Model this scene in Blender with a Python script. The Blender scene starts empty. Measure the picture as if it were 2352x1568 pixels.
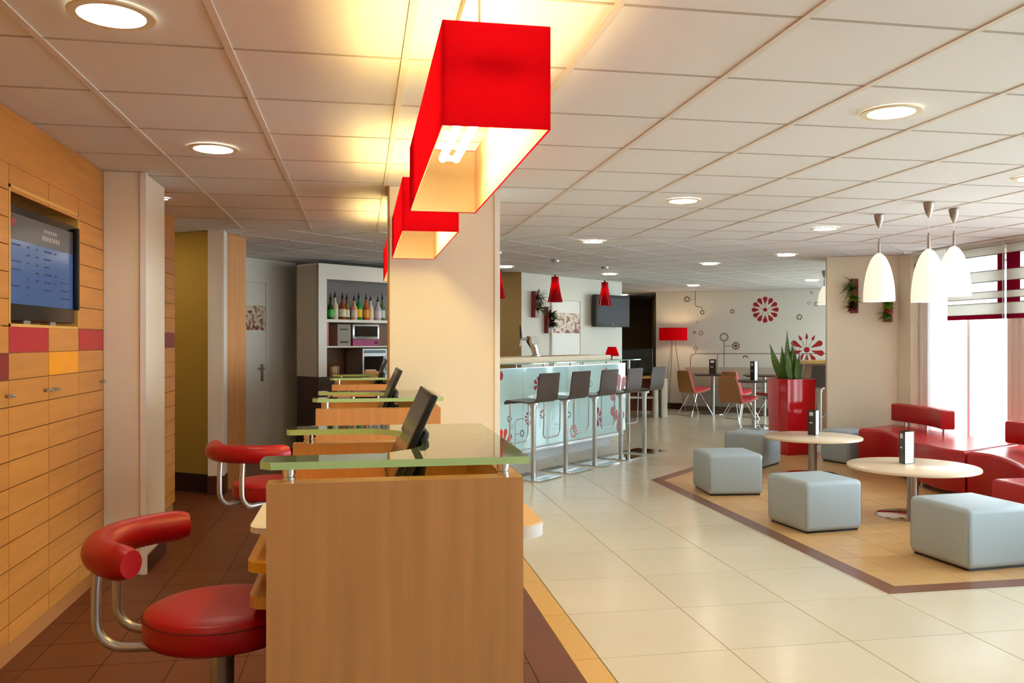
import bpy, bmesh, math, random
from mathutils import Matrix, Vector
random.seed(7)
sc = bpy.context.scene
C = sc.collection
PI = math.pi
R = math.radians

# ------------------------------------------------------------------ camera
FPX, YAW, EYE = 1938.0, 0.1771, 1.383
cam_d = bpy.data.cameras.new('camera')
cam = bpy.data.objects.new('camera', cam_d)
C.objects.link(cam)
cam.location = (0, 0, EYE)
cam.rotation_euler = (PI / 2 - 0.0008, 0, -YAW)
cam_d.sensor_width = 36.0
cam_d.lens = 36.0 * FPX / 2352.0
cam_d.clip_end = 200
sc.camera = cam

# ------------------------------------------------------------------ world, exposure
W = bpy.data.worlds.new('World'); sc.world = W
W.use_nodes = True
wn = W.node_tree.nodes; wl = W.node_tree.links
bg = wn['Background']
bg.inputs['Color'].default_value = (0.78, 0.90, 1.0, 1)
bg.inputs['Strength'].default_value = 16.0
sc.view_settings.view_transform = 'Standard'
sc.view_settings.look = 'None'
sc.view_settings.gamma = 1.0
sc.view_settings.use_curve_mapping = False
sc.view_settings.exposure = 0.0
sc.cycles.adaptive_threshold = 0.03
sc.cycles.max_bounces = 7
sc.cycles.use_light_tree = False
sc.cycles.diffuse_bounces = 4
sc.cycles.glossy_bounces = 3
sc.cycles.transmission_bounces = 6
sc.cycles.transparent_max_bounces = 8
sc.cycles.caustics_reflective = False
sc.cycles.caustics_refractive = False
sc.cycles.sample_clamp_indirect = 8.0
DOWN_L = 38.0      # radiance of the ceiling downlights
TUBE_L = 50.0      # fluorescent tubes in the red box lamps

CE = 2.381         # ceiling height
WALLX = -1.49      # face of the timber wall
WINX = 6.32        # glazed wall

cy_, sy_ = math.cos(YAW), math.sin(YAW)
def ray(x, y):
    u = (x - 1176) / FPX; v = (784 - y) / FPX - .0008
    return Vector((u * cy_ + sy_, cy_ - u * sy_, v))
def on_z(x, y, z=0.0):
    r = ray(x, y); d = (z - EYE) / r.z
    return Vector((r.x * d, r.y * d, z))
def on_wall(x, y, P, ang):
    """pixel -> (distance along a vertical wall through P running at angle ang, height)"""
    e = Vector((math.cos(ang), math.sin(ang))); n = Vector((-e.y, e.x))
    r = ray(x, y); t = n.dot(Vector(P)) / (n.x * r.x + n.y * r.y)
    p = Vector((r.x * t, r.y * t))
    return (p - Vector(P)).dot(e), EYE + r.z * t, t / FPX   # third: metres per pixel

# ------------------------------------------------------------------ materials
def lin(c):
    return tuple(((v / 255) / 12.92 if v / 255 <= .04045 else ((v / 255 + .055) / 1.055) ** 2.4) for v in c) + (1,)
MATS = {}
def mat(name, col, rough=.5, metal=0., vary=0., vscale=8., stretch=(1, 1, 1), bump=0., bscale=60., spec=.5, coat=0., emit=None, estr=0., rand=0., trans=0., ior=1.45, sheen=0.):
    if name in MATS: return MATS[name]
    m = bpy.data.materials.new(name); m.use_nodes = True
    n = m.node_tree.nodes; l = m.node_tree.links
    p = n['Principled BSDF']
    c = lin(col)
    p.inputs['Base Color'].default_value = c
    p.inputs['Roughness'].default_value = rough
    p.inputs['Metallic'].default_value = metal
    p.inputs['Specular IOR Level'].default_value = spec
    p.inputs['Coat Weight'].default_value = coat
    p.inputs['Coat Roughness'].default_value = .08
    p.inputs['Transmission Weight'].default_value = trans
    p.inputs['IOR'].default_value = ior
    if emit:
        p.inputs['Emission Color'].default_value = lin(emit); p.inputs['Emission Strength'].default_value = estr
    tc = n.new('ShaderNodeTexCoord')
    if vary or rand:
        mp = n.new('ShaderNodeMapping'); mp.inputs['Scale'].default_value = stretch
        l.new(tc.outputs['Object'], mp.inputs['Vector'])
        oi = n.new('ShaderNodeObjectInfo')
        ad = n.new('ShaderNodeVectorMath'); ad.operation = 'ADD'
        l.new(mp.outputs['Vector'], ad.inputs[0])
        cx = n.new('ShaderNodeMath'); cx.operation = 'MULTIPLY'; cx.inputs[1].default_value = 37.0
        l.new(oi.outputs['Random'], cx.inputs[0]); l.new(cx.outputs[0], ad.inputs[1])
        nz = n.new('ShaderNodeTexNoise'); nz.inputs['Scale'].default_value = vscale; nz.inputs['Detail'].default_value = 5
        l.new(ad.outputs[0], nz.inputs['Vector'])
        mr = n.new('ShaderNodeMapRange'); mr.inputs['From Min'].default_value = .3; mr.inputs['From Max'].default_value = .7
        mr.inputs['To Min'].default_value = 1 - vary; mr.inputs['To Max'].default_value = 1 + vary
        l.new(nz.outputs['Fac'], mr.inputs['Value'])
        r2 = n.new('ShaderNodeMapRange'); r2.inputs['To Min'].default_value = 1 - rand; r2.inputs['To Max'].default_value = 1 + rand
        l.new(oi.outputs['Random'], r2.inputs['Value'])
        mu = n.new('ShaderNodeMath'); mu.operation = 'MULTIPLY'
        l.new(mr.outputs[0], mu.inputs[0]); l.new(r2.outputs[0], mu.inputs[1])
        vs = n.new('ShaderNodeVectorMath'); vs.operation = 'SCALE'; vs.inputs[0].default_value = c[:3]
        l.new(mu.outputs[0], vs.inputs['Scale']); l.new(vs.outputs[0], p.inputs['Base Color'])
    if bump:
        nb = n.new('ShaderNodeTexNoise'); nb.inputs['Scale'].default_value = bscale; nb.inputs['Detail'].default_value = 3
        l.new(tc.outputs['Object'], nb.inputs['Vector'])
        b = n.new('ShaderNodeBump'); b.inputs['Strength'].default_value = bump; b.inputs['Distance'].default_value = .004
        l.new(nb.outputs['Fac'], b.inputs['Height']); l.new(b.outputs['Normal'], p.inputs['Normal'])
    MATS[name] = m
    return m
def emitter(name, col, s):
    m = bpy.data.materials.new(name); m.use_nodes = True; n = m.node_tree.nodes; n.clear()
    e = n.new('ShaderNodeEmission'); e.inputs['Color'].default_value = lin(col); e.inputs['Strength'].default_value = s
    o = n.new('ShaderNodeOutputMaterial'); m.node_tree.links.new(e.outputs[0], o.inputs[0]); return m
def sheet(name, col, translucent, rough=.6, gloss=.0, transp=0., tint=(1, 1, 1)):
    """thin cloth / glass: diffuse + translucent (+ see-through, + gloss)"""
    m = bpy.data.materials.new(name); m.use_nodes = True; n = m.node_tree.nodes; l = m.node_tree.links; n.clear()
    d = n.new('ShaderNodeBsdfDiffuse'); d.inputs['Color'].default_value = lin(col)
    t = n.new('ShaderNodeBsdfTranslucent'); t.inputs['Color'].default_value = lin(col)
    mx = n.new('ShaderNodeMixShader'); mx.inputs[0].default_value = translucent
    l.new(d.outputs[0], mx.inputs[1]); l.new(t.outputs[0], mx.inputs[2]); last = mx
    if transp:
        tr = n.new('ShaderNodeBsdfTransparent'); tr.inputs['Color'].default_value = (*tint, 1)
        m2 = n.new('ShaderNodeMixShader'); m2.inputs[0].default_value = transp
        l.new(last.outputs[0], m2.inputs[1]); l.new(tr.outputs[0], m2.inputs[2]); last = m2
    if gloss:
        g = n.new('ShaderNodeBsdfGlossy'); g.inputs['Roughness'].default_value = rough
        f = n.new('ShaderNodeFresnel'); f.inputs['IOR'].default_value = 1.5
        k = n.new('ShaderNodeMath'); k.operation = 'MULTIPLY'; k.inputs[1].default_value = gloss; l.new(f.outputs[0], k.inputs[0])
        m3 = n.new('ShaderNodeMixShader'); l.new(k.outputs[0], m3.inputs[0])
        l.new(last.outputs[0], m3.inputs[1]); l.new(g.outputs[0], m3.inputs[2]); last = m3
    o = n.new('ShaderNodeOutputMaterial'); l.new(last.outputs[0], o.inputs[0]); return m

maple = mat('maple veneer', (200, 132, 58), .34, vary=.10, vscale=3.2, stretch=(9, .6, 9), rand=.045, coat=.1)
maple_v = mat('maple veneer upright grain', (212, 152, 94), .38, vary=.09, vscale=3.0, stretch=(9, 9, .5), coat=.05)
maple_edge = mat('maple edge', (214, 164, 84), .4)
acc_red = mat('red laminate', (176, 32, 40), .35)
acc_dred = mat('dark red laminate', (130, 30, 34), .35)
acc_org = mat('amber laminate', (244, 156, 20), .35)
plaster = mat('cream plaster', (238, 226, 205), .75, bump=.06, bscale=220)
plaster_w = mat('white plaster', (240, 238, 230), .75, bump=.05, bscale=220)
plaster_tan = mat('tan plaster', (176, 146, 96), .8)
plaster_yel = mat('ochre plaster', (200, 160, 66), .7, bump=.05, bscale=200)
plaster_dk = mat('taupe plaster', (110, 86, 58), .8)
skirt = mat('dark brown skirting', (66, 32, 24), .45)
ceil_m = mat('mineral ceiling tile', (232, 233, 236), .9, bump=.10, bscale=300)
tbar_m = mat('white grid bar', (226, 220, 212), .6)
grout_c = mat('grey grout', (150, 132, 108), .9)
tile_cream = mat('cream porcelain tile', (218, 206, 182), .2, vary=.03, vscale=2.2, rand=.02, spec=.5)
tile_yellow = mat('ochre porcelain tile', (214, 168, 88), .28, vary=.03, vscale=3, rand=.02)
tile_brown = mat('brown porcelain tile', (104, 54, 28), .42, vary=.07, vscale=3, rand=.04)
tile_band = mat('maroon brown tile band', (122, 78, 62), .25, vary=.04, vscale=3)
tile_orange = mat('honey porcelain tile', (212, 168, 112), .26, vary=.05, vscale=3, rand=.05)
red_leather = mat('red leatherette', (168, 11, 17), .36, bump=.05, bscale=180)
red_sofa = mat('crimson sofa leatherette', (176, 26, 30), .27, bump=.04, bscale=160)
grey_leather = mat('pale blue grey leatherette', (166, 181, 190), .42, bump=.05, bscale=160)
steel = mat('satin steel', (188, 188, 186), .32, .8)
chrome = mat('polished chrome', (224, 226, 228), .07, 1.)
chrome_d = mat('brushed nickel', (165, 155, 145), .3, 1.)
black = mat('black plastic', (22, 20, 20), .3)
dark = mat('dark charcoal', (44, 40, 38), .5)
dbrown = mat('dark wenge laminate', (62, 42, 32), .4)
brown_shell = mat('dark brown moulded ply', (72, 58, 52), .33)
white_lam = mat('white laminate', (236, 232, 222), .35)
white_paint = mat('white gloss paint', (240, 238, 232), .4)
red_gloss = mat('glossy red lacquer', (200, 6, 22), .12, coat=.4)
red_shade = sheet('red fabric shade', (214, 16, 42), .7)
red_drum = sheet('red drum shade', (214, 16, 30), .4)
lining = sheet('cream shade lining', (255, 244, 212), .25)
dred_box = mat('oxblood planter', (120, 26, 24), .35)
leaf_g = mat('leaf green', (84, 114, 50), .45, vary=.25, vscale=9, stretch=(1, 1, 4))
leaf_l = mat('leaf light green', (110, 150, 40), .5, vary=.2, vscale=12)
leaf_r = mat('leaf burgundy', (74, 30, 22), .5)
flower_r = mat('pink flower', (226, 70, 84), .5)
flower_y = mat('yellow orchid', (214, 168, 50), .5)
soil = mat('potting soil', (40, 30, 22), .9)
wood_shell = mat('chair oak ply', (160, 108, 60), .4, vary=.06, vscale=4, stretch=(8, 8, 1))
pink_uph = mat('coral upholstery', (226, 78, 84), .7)
bar_wood = mat('pale beech bar top', (222, 196, 152), .4, vary=.05, vscale=3, stretch=(1, 9, 9))
table_top = mat('pale maple tabletop', (236, 214, 184), .2, vary=.03, vscale=3, stretch=(1, 9, 1))
opal = mat('opal glass', (252, 250, 242), .3, emit=(255, 244, 218), estr=.6)
cyan_panel = mat('pale aqua back painted glass', (210, 244, 244), .08, spec=.6)
decal_red = mat('red wall print', (168, 24, 34), .5)
decal_dk = mat('dark umber wall print', (84, 44, 40), .5)
decal_gr = mat('taupe wall print', (136, 120, 108), .5)
decal_org = mat('orange red print', (226, 66, 40), .4)
screen_bar = mat('grey switched off screen', (66, 66, 76), .5, spec=.25)
screen_dark = mat('dark monitor panel', (70, 52, 42), .16)
glass_green = sheet('clear green glass', (220, 240, 205), 0, .03, 1.6, .90, (.88, .97, .86))
glass_edge = sheet('green edge lightened for lamp glow', (216, 252, 184), .35, .1, .4)  # colour lightened to stand for lamp light caught in the edge
pane_m = sheet('window glass', (255, 255, 255), 0, .02, .6, .97, (.97, 1, .99))
cream_blind = sheet('cream blind cloth', (228, 226, 220), .42)
sheer = sheet('white sheer cloth', (250, 250, 250), .6, transp=.5)
plum_cloth = sheet('plum blind cloth', (150, 22, 62), .5)
paper = mat('white card', (236, 238, 240), .5)
photo_dk = mat('dark menu cover', (66, 52, 44), .35, vary=.35, vscale=22)
ink = mat('grey ink', (150, 150, 150), .6)
stain = mat('stainless steel', (200, 200, 198), .3, .9)
purple = mat('magenta enamel', (166, 48, 110), .35)
pinkp = mat('pink acrylic', (214, 110, 120), .3)
oven_gl = mat('dark oven glass', (34, 26, 22), .1)

# ------------------------------------------------------------------ mesh helpers
class MB:
    def __init__(s): s.v = []; s.f = []
    def add(s, v, f, M=None):
        o = len(s.v)
        s.v += [tuple(M @ Vector(p)) if M else tuple(p) for p in v]
        s.f += [tuple(i + o for i in q) for q in f]; return s
    def box(s, x0, x1, y0, y1, z0, z1, M=None):
        v = [(x, y, z) for z in (z0, z1) for (x, y) in ((x0, y0), (x1, y0), (x1, y1), (x0, y1))]
        return s.add(v, [(3, 2, 1, 0), (4, 5, 6, 7), (0, 1, 5, 4), (1, 2, 6, 5), (2, 3, 7, 6), (3, 0, 4, 7)], M)
    def prism(s, poly, z0, z1, M=None):
        n = len(poly)
        a = sum(poly[i][0] * poly[(i + 1) % n][1] - poly[(i + 1) % n][0] * poly[i][1] for i in range(n))
        if a < 0: poly = poly[::-1]
        v = [(x, y, z0) for x, y in poly] + [(x, y, z1) for x, y in poly]
        f = [tuple(range(n))[::-1], tuple(range(n, 2 * n))] + [(i, (i + 1) % n, n + (i + 1) % n, n + i) for i in range(n)]
        return s.add(v, f, M)
    def lathe(s, prof, n=24, M=None, closed=True):
        v = []; f = []
        for r, z in prof:
            for k in range(n):
                a = 2 * PI * k / n; v.append((r * math.cos(a), r * math.sin(a), z))
        for i in range(len(prof) - 1):
            for k in range(n):
                a, b = i * n + k, i * n + (k + 1) % n
                f.append((a, b, b + n, a + n))
        if closed:
            f.append(tuple(range(n))[::-1]); m = (len(prof) - 1) * n; f.append(tuple(range(m, m + n)))
        return s.add(v, f, M)
    def cyl(s, x, y, z0, z1, r, n=20, r2=None):
        return s.lathe([(r, z0), (r if r2 is None else r2, z1)], n, Matrix.Translation((x, y, 0)))
    def tube(s, path, r, n=8, M=None):
        P = [Vector(p) for p in path]; v = []; f = []; up = None
        rr = r if isinstance(r, (list, tuple)) else [r] * len(P)
        for i, p in enumerate(P):
            t = ((P[min(i + 1, len(P) - 1)] - P[max(i - 1, 0)])).normalized()
            if up is None:
                up = Vector((0, 0, 1)) if abs(t.z) < .9 else Vector((1, 0, 0))
            a = t.cross(up).normalized(); up = a.cross(t).normalized()
            for k in range(n):
                q = 2 * PI * k / n; v.append(p + (a * math.cos(q) + up * math.sin(q)) * rr[i])
        for i in range(len(P) - 1):
            for k in range(n):
                a, b = i * n + k, i * n + (k + 1) % n
                f.append((a, a + n, b + n, b))
        f.append(tuple(range(n))); m = (len(P) - 1) * n; f.append(tuple(range(m, m + n))[::-1])
        return s.add(v, f, M)
    def rbox(s, x0, x1, y0, y1, z0, z1, b=.03, seg=4, M=None, taper=None):
        bm = bmesh.new(); bmesh.ops.create_cube(bm, size=1)
        for q in bm.verts:
            k = 1.0
            if taper and q.co.z < 0: k = taper
            q.co = Vector(((x0 + x1) / 2 + q.co.x * (x1 - x0) * k, (y0 + y1) / 2 + q.co.y * (y1 - y0) * k, z0 if q.co.z < 0 else z1))
        bmesh.ops.bevel(bm, geom=bm.edges[:], offset=b, segments=seg, affect='EDGES', profile=.5)
        bm.verts.index_update()
        v = [tuple(q.co) for q in bm.verts]; f = [tuple(q.index for q in g.verts) for g in bm.faces]; bm.free()
        return s.add(v, f, M)
    def strip(s, prof, wid, t, M=None):
        """moulded shell: profile of (x,z), half widths along y, thickness t towards +normal"""
        P = [Vector((a, b)) for a, b in prof]; v = []; n = len(P)
        for i, p in enumerate(P):
            d = (P[min(i + 1, n - 1)] - P[max(i - 1, 0)]).normalized(); nn = Vector((-d.y, d.x)) * t
            w = wid[i]
            for q, y in ((p, -w), (p, w), (p + nn, w), (p + nn, -w)):
                v.append((q.x, y, q.y))
        f = [(0, 1, 2, 3), tuple(4 * (n - 1) + k for k in (3, 2, 1, 0))]
        for i in range(n - 1):
            a = 4 * i
            for k in range(4):
                b = (k + 1) % 4; f.append((a + k, a + 4 + k, a + 4 + b, a + b))
        return s.add(v, f, M)
    def mesh(s, name, m, smooth=38):
        me = bpy.data.meshes.new(name); me.from_pydata([tuple(p) for p in s.v], [], s.f); me.update()
        bm = bmesh.new(); bm.from_mesh(me); bmesh.ops.recalc_face_normals(bm, faces=bm.faces[:]); bm.to_mesh(me); bm.free()
        if smooth:
            me.polygons.foreach_set('use_smooth', [True] * len(me.polygons)); me.set_sharp_from_angle(angle=R(smooth))
        me.materials.append(m); return me
    def build(s, name, m, parent=None, smooth=38, loc=None):
        o = bpy.data.objects.new(name, s.mesh(name, m, smooth)); C.objects.link(o)
        if parent: o.parent = parent
        if loc: o.location = loc
        return o
def tag(o, label=None, cat=None, group=None, kind=None):
    for k, v in (('label', label), ('category', cat), ('group', group), ('kind', kind)):
        if v: o[k] = v
    return o
def thing(name, label, cat, loc=(0, 0, 0), rz=0., group=None):
    o = bpy.data.objects.new(name, None); C.objects.link(o); o.empty_display_size = .1
    o.location = loc; o.rotation_euler = (0, 0, rz); return tag(o, label, cat, group)
def struct(name, mb, m, label=None, parent=None, smooth=30):
    o = mb.build(name, m, parent, smooth); o['kind'] = 'structure'
    if label: o['label'] = label
    return o
def inst(name, me, parent, loc, rz=0.):
    o = bpy.data.objects.new(name, me); C.objects.link(o); o.parent = parent; o.location = loc; o.rotation_euler = (0, 0, rz); return o
def dup(root, loc, rz, label, group=None):
    r = root.copy(); C.objects.link(r); r.location = loc; r.rotation_euler = (0, 0, rz); r['label'] = label
    if group: r['group'] = group
    for ch in list(root.children):
        c = ch.copy(); C.objects.link(c); c.parent = r
        for g in list(ch.children):
            d = g.copy(); C.objects.link(d); d.parent = c
    return r
def arc(cx, cy, r, a0, a1, n=8):
    return [(cx + r * math.cos(R(a0 + (a1 - a0) * i / n)), cy + r * math.sin(R(a0 + (a1 - a0) * i / n))) for i in range(n + 1)]
def clip(poly, a, b, c):
    """keep a*x+b*y>=c"""
    out = []
    for i in range(len(poly)):
        p, q = poly[i], poly[(i + 1) % len(poly)]
        dp, dq = a * p[0] + b * p[1] - c, a * q[0] + b * q[1] - c
        if dp >= 0: out.append(p)
        if dp * dq < 0:
            t = dp / (dp - dq); out.append((p[0] + t * (q[0] - p[0]), p[1] + t * (q[1] - p[1])))
    return out
def area(p): return abs(sum(p[i][0] * p[(i + 1) % len(p)][1] - p[(i + 1) % len(p)][0] * p[i][1] for i in range(len(p)))) / 2
def wallbox(name, p, q, z0, z1, t, m, label=None, parent=None):
    """upright slab whose visible face runs p->q; thickness t to the left of p->q"""
    p, q = Vector(p), Vector(q); e = (q - p).normalized(); n = Vector((-e.y, e.x)) * t
    return struct(name, MB().prism([tuple(p), tuple(q), tuple(q + n), tuple(p + n)], z0, z1), m, label, parent)

# ------------------------------------------------------------------ floor
floor = struct('floor', MB().box(-4, 6.55, -4.2, 21, -.12, -.004).box(6.55, 10.55, 9.36, 21, -.12, -.004), grout_c, 'pale grouted base of the cream tiled lobby floor')
LO = [(2.84, 4.175), (6.3, 4.175), (6.3, 9.6), (4.42, 9.6), (2.84, 8.02)]          # outer outline of the lounge band
LI = [(2.96, 4.30), (6.3, 4.30), (6.3, 9.6), (4.59, 9.6), (2.96, 7.97)]            # inner outline
def inside(p, poly):
    return all((poly[(i + 1) % len(poly)][0] - a[0]) * (p[1] - a[1]) - (poly[(i + 1) % len(poly)][1] - a[1]) * (p[0] - a[0]) >= 0 for i, a in enumerate(poly))
def tiles(parent, m, x0, y0, sx, sy, xr, yr, keep, ztop, gap=.005, bound=None, th=.02):
    me = MB().box(-sx / 2 + gap / 2, sx / 2 - gap / 2, -sy / 2 + gap / 2, sy / 2 - gap / 2, -th, 0).mesh('tile', m, 0)
    n = 0
    for i in range(*xr):
        for j in range(*yr):
            cx, cyy = x0 + (i + .5) * sx, y0 + (j + .5) * sy
            pl = [(cx + a * (sx - gap) / 2, cyy + b * (sy - gap) / 2) for a, b in ((-1, -1), (1, -1), (1, 1), (-1, 1))]
            if not keep(pl): continue
            if bound:
                cl = pl
                for k in range(len(bound)):
                    a, b = bound[k], bound[(k + 1) % len(bound)]
                    nx, ny = -(b[1] - a[1]), b[0] - a[0]
                    cl = clip(cl, nx, ny, nx * a[0] + ny * a[1])
                    if len(cl) < 3: break
                if len(cl) < 3 or area(cl) < .002: continue
                if area(cl) < area(pl) - 1e-5:
                    MB().prism([(u - cx, v - cyy) for u, v in cl], -th, 0).build('tile', m, parent, 0, (cx, cyy, ztop)); n += 1; continue
            inst('tile', me, parent, (cx, cyy, ztop)); n += 1
    return n
tiles(floor, tile_cream, 1.6244 - .6, 4.749 - 1.8, .6, .6, (0, 10), (-1, 20),
      lambda p: not all(inside(q, LI) for q in p) and (p[1][0] < 6.4 or p[0][1] > 9.3) and p[0][0] < 7.2, 0.0)
far = MB().box(1.0244, 10.4, 14.96, 20.5, -.02, 0).box(7.03, 10.4, 9.5, 14.95, -.02, 0).box(1.0244, 6.3, -4, 2.34, -.02, 0)
tag(far.build('tile_field', tile_cream, floor, 0), 'cream tiles of the far floor', kind='stuff')
# ochre border strip and the brown reception floor
fl_b = struct('floor_border', MB().box(.90, 1.022, -4, 9.2, -.02, -.003), grout_c, 'narrow ochre tile strip edging the brown reception floor')
tiles(fl_b, tile_yellow, .90, 4.749 - 1.8, .122, .6, (0, 1), (-1, 10), lambda p: True, 0.0, .004)
fl_r = struct('floor_reception', MB().box(-3.2, .899, -4, 12.4, -.02, -.003), mat('dark grout', (58, 34, 22), .9), 'dark brown tiled floor behind the reception desks')
tiles(fl_r, tile_brown, -1.69, 1.15, .3, .3, (0, 9), (2, 32), lambda p: p[1][0] < .905, 0.0, .004)
tag(MB().box(.712, .898, 1.75, 10.7, -.02, 0).build('tile_cut_strip', tile_brown, fl_r, 0))
# lounge floor
fl_l = struct('floor_lounge', MB().prism(LI, -.02, -.002), mat('honey grout', (150, 108, 66), .9), 'honey coloured tiled lounge floor under the ottomans')
tiles(fl_l, tile_orange, 3.13 - .3, 4.30, .3, .3, (0, 12), (0, 18), lambda p: True, .0012, .004, LI)
for a in range(len(LO)):
    b = (a + 1) % len(LO)
    if a in (1, 2): continue
    tag(MB().prism([LO[a], LO[b], LI[b], LI[a]], -.02, .0012).build('border_tile', tile_band, fl_l, 0), 'maroon brown border band')

# ------------------------------------------------------------------ ceiling
BRK = 7.816
ceil = struct('ceiling', MB().box(-4, 6.55, -4.2, 21, CE + .03, CE + .14).box(6.55, 10.55, 9.36, 21, CE + .03, CE + .14), mat('grey plenum', (120, 114, 108), .9), 'white suspended ceiling')
tm = MB().box(-.292, .292, -.298, .298, 0, .02).mesh('ceiling_tile', ceil_m, 0)
for i in range(-2, 13):
    for j in range(-3, 8):
        if -1.0453 + .6 * (i + 1) > 6.6: continue
        inst('ceiling_tile', tm, ceil, (-1.0453 + .6 * (i + .5), 3.0156 + .6 * (j + .5), CE + .003))
tbm = MB().box(-.013, .013, -4.75, 4.75, 0, .012).mesh('grid_bar', tbar_m, 0)
for i in range(-2, 13):
    inst('grid_bar', tbm, ceil, (-1.0453 + .6 * i, BRK - 4.75, CE - .002))
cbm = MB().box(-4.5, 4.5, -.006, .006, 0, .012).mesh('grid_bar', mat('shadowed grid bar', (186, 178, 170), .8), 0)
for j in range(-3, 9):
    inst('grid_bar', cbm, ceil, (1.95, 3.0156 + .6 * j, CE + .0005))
tag(MB().box(-4, 6.5, -4.1, 1.2, CE + .003, CE + .02).build('ceiling_tile_field', ceil_m, ceil, 0), kind='stuff')
# the wing beyond the break is laid at 45 degrees
e1 = Vector((.7071, .7071)); e2 = Vector((-.7071, .7071))
rt = MB().box(-.287, .287, -.287, .287, 0, .02).mesh('ceiling_tile', ceil_m, 0)
grey_gap = mat('ceiling joint', (165, 156, 146), .9)
n_rt = 0; strip_cells = MB()
for i in range(-6, 40):
    for j in range(-22, 30):
        c = Vector((1.0, BRK)) + e1 * (.6 * (i + .5)) + e2 * (.6 * (j + .5))
        if c.x < -2.6 or c.x > 10 or c.y < BRK - .42 or c.y > 18: continue
        pl = [tuple(c + e1 * a * .287 + e2 * b * .287) for a, b in ((-1, -1), (1, -1), (1, 1), (-1, 1))]
        if c.x > 6.3 and c.y < 9.6: continue
        cl = clip(pl, 0, 1, BRK + .01)
        if len(cl) < 3 or area(cl) < .003: continue
        if c.y > 13.4 or c.x > 7.2:
            strip_cells.prism(cl, CE + .003, CE + .02); continue
        if area(cl) < area(pl) - 1e-5:
            MB().prism([(u - c.x, v - c.y) for u, v in cl], 0, .02).build('ceiling_tile', ceil_m, ceil, 0, (c.x, c.y, CE + .003))
        else:
            inst('ceiling_tile', rt, ceil, (c.x, c.y, CE + .003), PI / 4)
tag(strip_cells.build('ceiling_tile_field', ceil_m, ceil, 0), kind='stuff')
struct('trim_ceiling_joint', MB().box(-4, 6.3, BRK - .005, BRK + .012, CE - .001, CE + .02), tbar_m, 'straight joint where the ceiling grid turns diagonal')

# ------------------------------------------------------------------ timber wall with the screen niche
wl_ = struct('wall_left', MB().box(WALLX - .30, WALLX - .018, -4.1, 3.93, 0, CE).box(WALLX - .30, WALLX - .018, 4.89, 7.25, 0, CE)
             .box(WALLX - .30, WALLX - .018, 3.93, 4.89, 0, 1.43).box(WALLX - .30, WALLX - .018, 3.93, 4.89, 2.075, CE)
             .box(WALLX - .30, WALLX - .20, 3.93, 4.89, 1.43, 2.075), mat('wall core', (150, 106, 60), .7), 'maple plank wall of the reception')
cols = [1.70, 2.15, 2.60, 3.05, 3.50, 3.95, 4.42, 4.86, 5.30]
rows = [.078] + [1.33 + .1165 * k for k in range(-10, 8)]
gapm = .004
for ci in range(len(cols) - 1):
    a, b = cols[ci], cols[ci + 1]
    for ri in range(len(rows) - 1):
        z0, z1 = rows[ri], rows[ri + 1]
        if ci in (5, 6) and z0 > 1.43 and z1 < 2.08: continue
        m = maple
        if abs(z0 - 1.33) < .01 and ci in (5, 7): m = acc_red
        if abs(z1 - 1.33) < .01 and ci == 6: m = acc_org
        if abs(z1 - 1.33) < .01 and ci == 4: m = acc_dred
        g2 = .006 if (ci == 6) else gapm
        MB().box(0, .017, -(b - a) / 2 + g2 / 2, (b - a) / 2 - gapm / 2, -(z1 - z0) / 2 + gapm / 2, (z1 - z0) / 2 - gapm / 2).build(
            'plank', m, wl_, 0, (WALLX - .017, (a + b) / 2, (z0 + z1) / 2))
for a, b in ((1.7, 3.5), (3.5, 5.3)):
    MB().box(0, .017, -(b - a) / 2 + .002, (b - a) / 2 - .002, -.118, .118).build('plank', maple, wl_, 0, (WALLX - .017, (a + b) / 2, 2.263))
for ri in range(len(rows) - 1):
    z0, z1 = rows[ri], rows[ri + 1]
    for a, b in ((5.82, 6.53), (6.53, 7.24)):
        m = acc_dred if abs(z0 - 1.33) < .01 and b > 7 else maple
        MB().box(0, .017, -(b - a) / 2 + .002, (b - a) / 2 - .002, -(z1 - z0) / 2 + .002, (z1 - z0) / 2 - .002).build('plank', m, wl_, 0, (WALLX - .017, (a + b) / 2, (z0 + z1) / 2))
MB().box(0, .017, -.705, .705, -.118, .118).build('plank', maple, wl_, 0, (WALLX - .017, 6.53, 2.263))
MB().box(WALLX - .018, WALLX, -4.1, 1.69, .078, CE).build('panel', maple, wl_, 0)
MB().box(WALLX - .02, WALLX - .006, -4.1, 5.3, 0, .074).build('plinth', mat('maple plinth', (170, 112, 62), .5), wl_, 0)
fr = MB().box(WALLX - .2, WALLX + .002, 4.845, 4.86, 1.445, 2.06).box(WALLX - .2, WALLX + .002, 3.95, 3.965, 1.445, 2.06)
fr.box(WALLX - .2, WALLX + .002, 3.95, 4.86, 2.045, 2.06).box(WALLX - .2, WALLX + .002, 3.95, 4.86, 1.445, 1.458)
fr.build('niche_frame', maple_edge, wl_, 0)
MB().box(WALLX - .2, WALLX - .185, 3.96, 4.85, 1.45, 2.05).build('niche_back', mat('niche veneer', (178, 122, 78), .5), wl_, 0)
knob = MB().tube([(0, 0, 0), (.022, 0, 0)], .006, 10).tube([(.022, -.022, 0), (.022, .022, 0)], .009, 10).mesh('knob', steel)
for yy in (3.93, 4.37, 4.47, 5.24, 6.45): inst('knob', knob, wl_, (WALLX, yy, 1.147))
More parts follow.
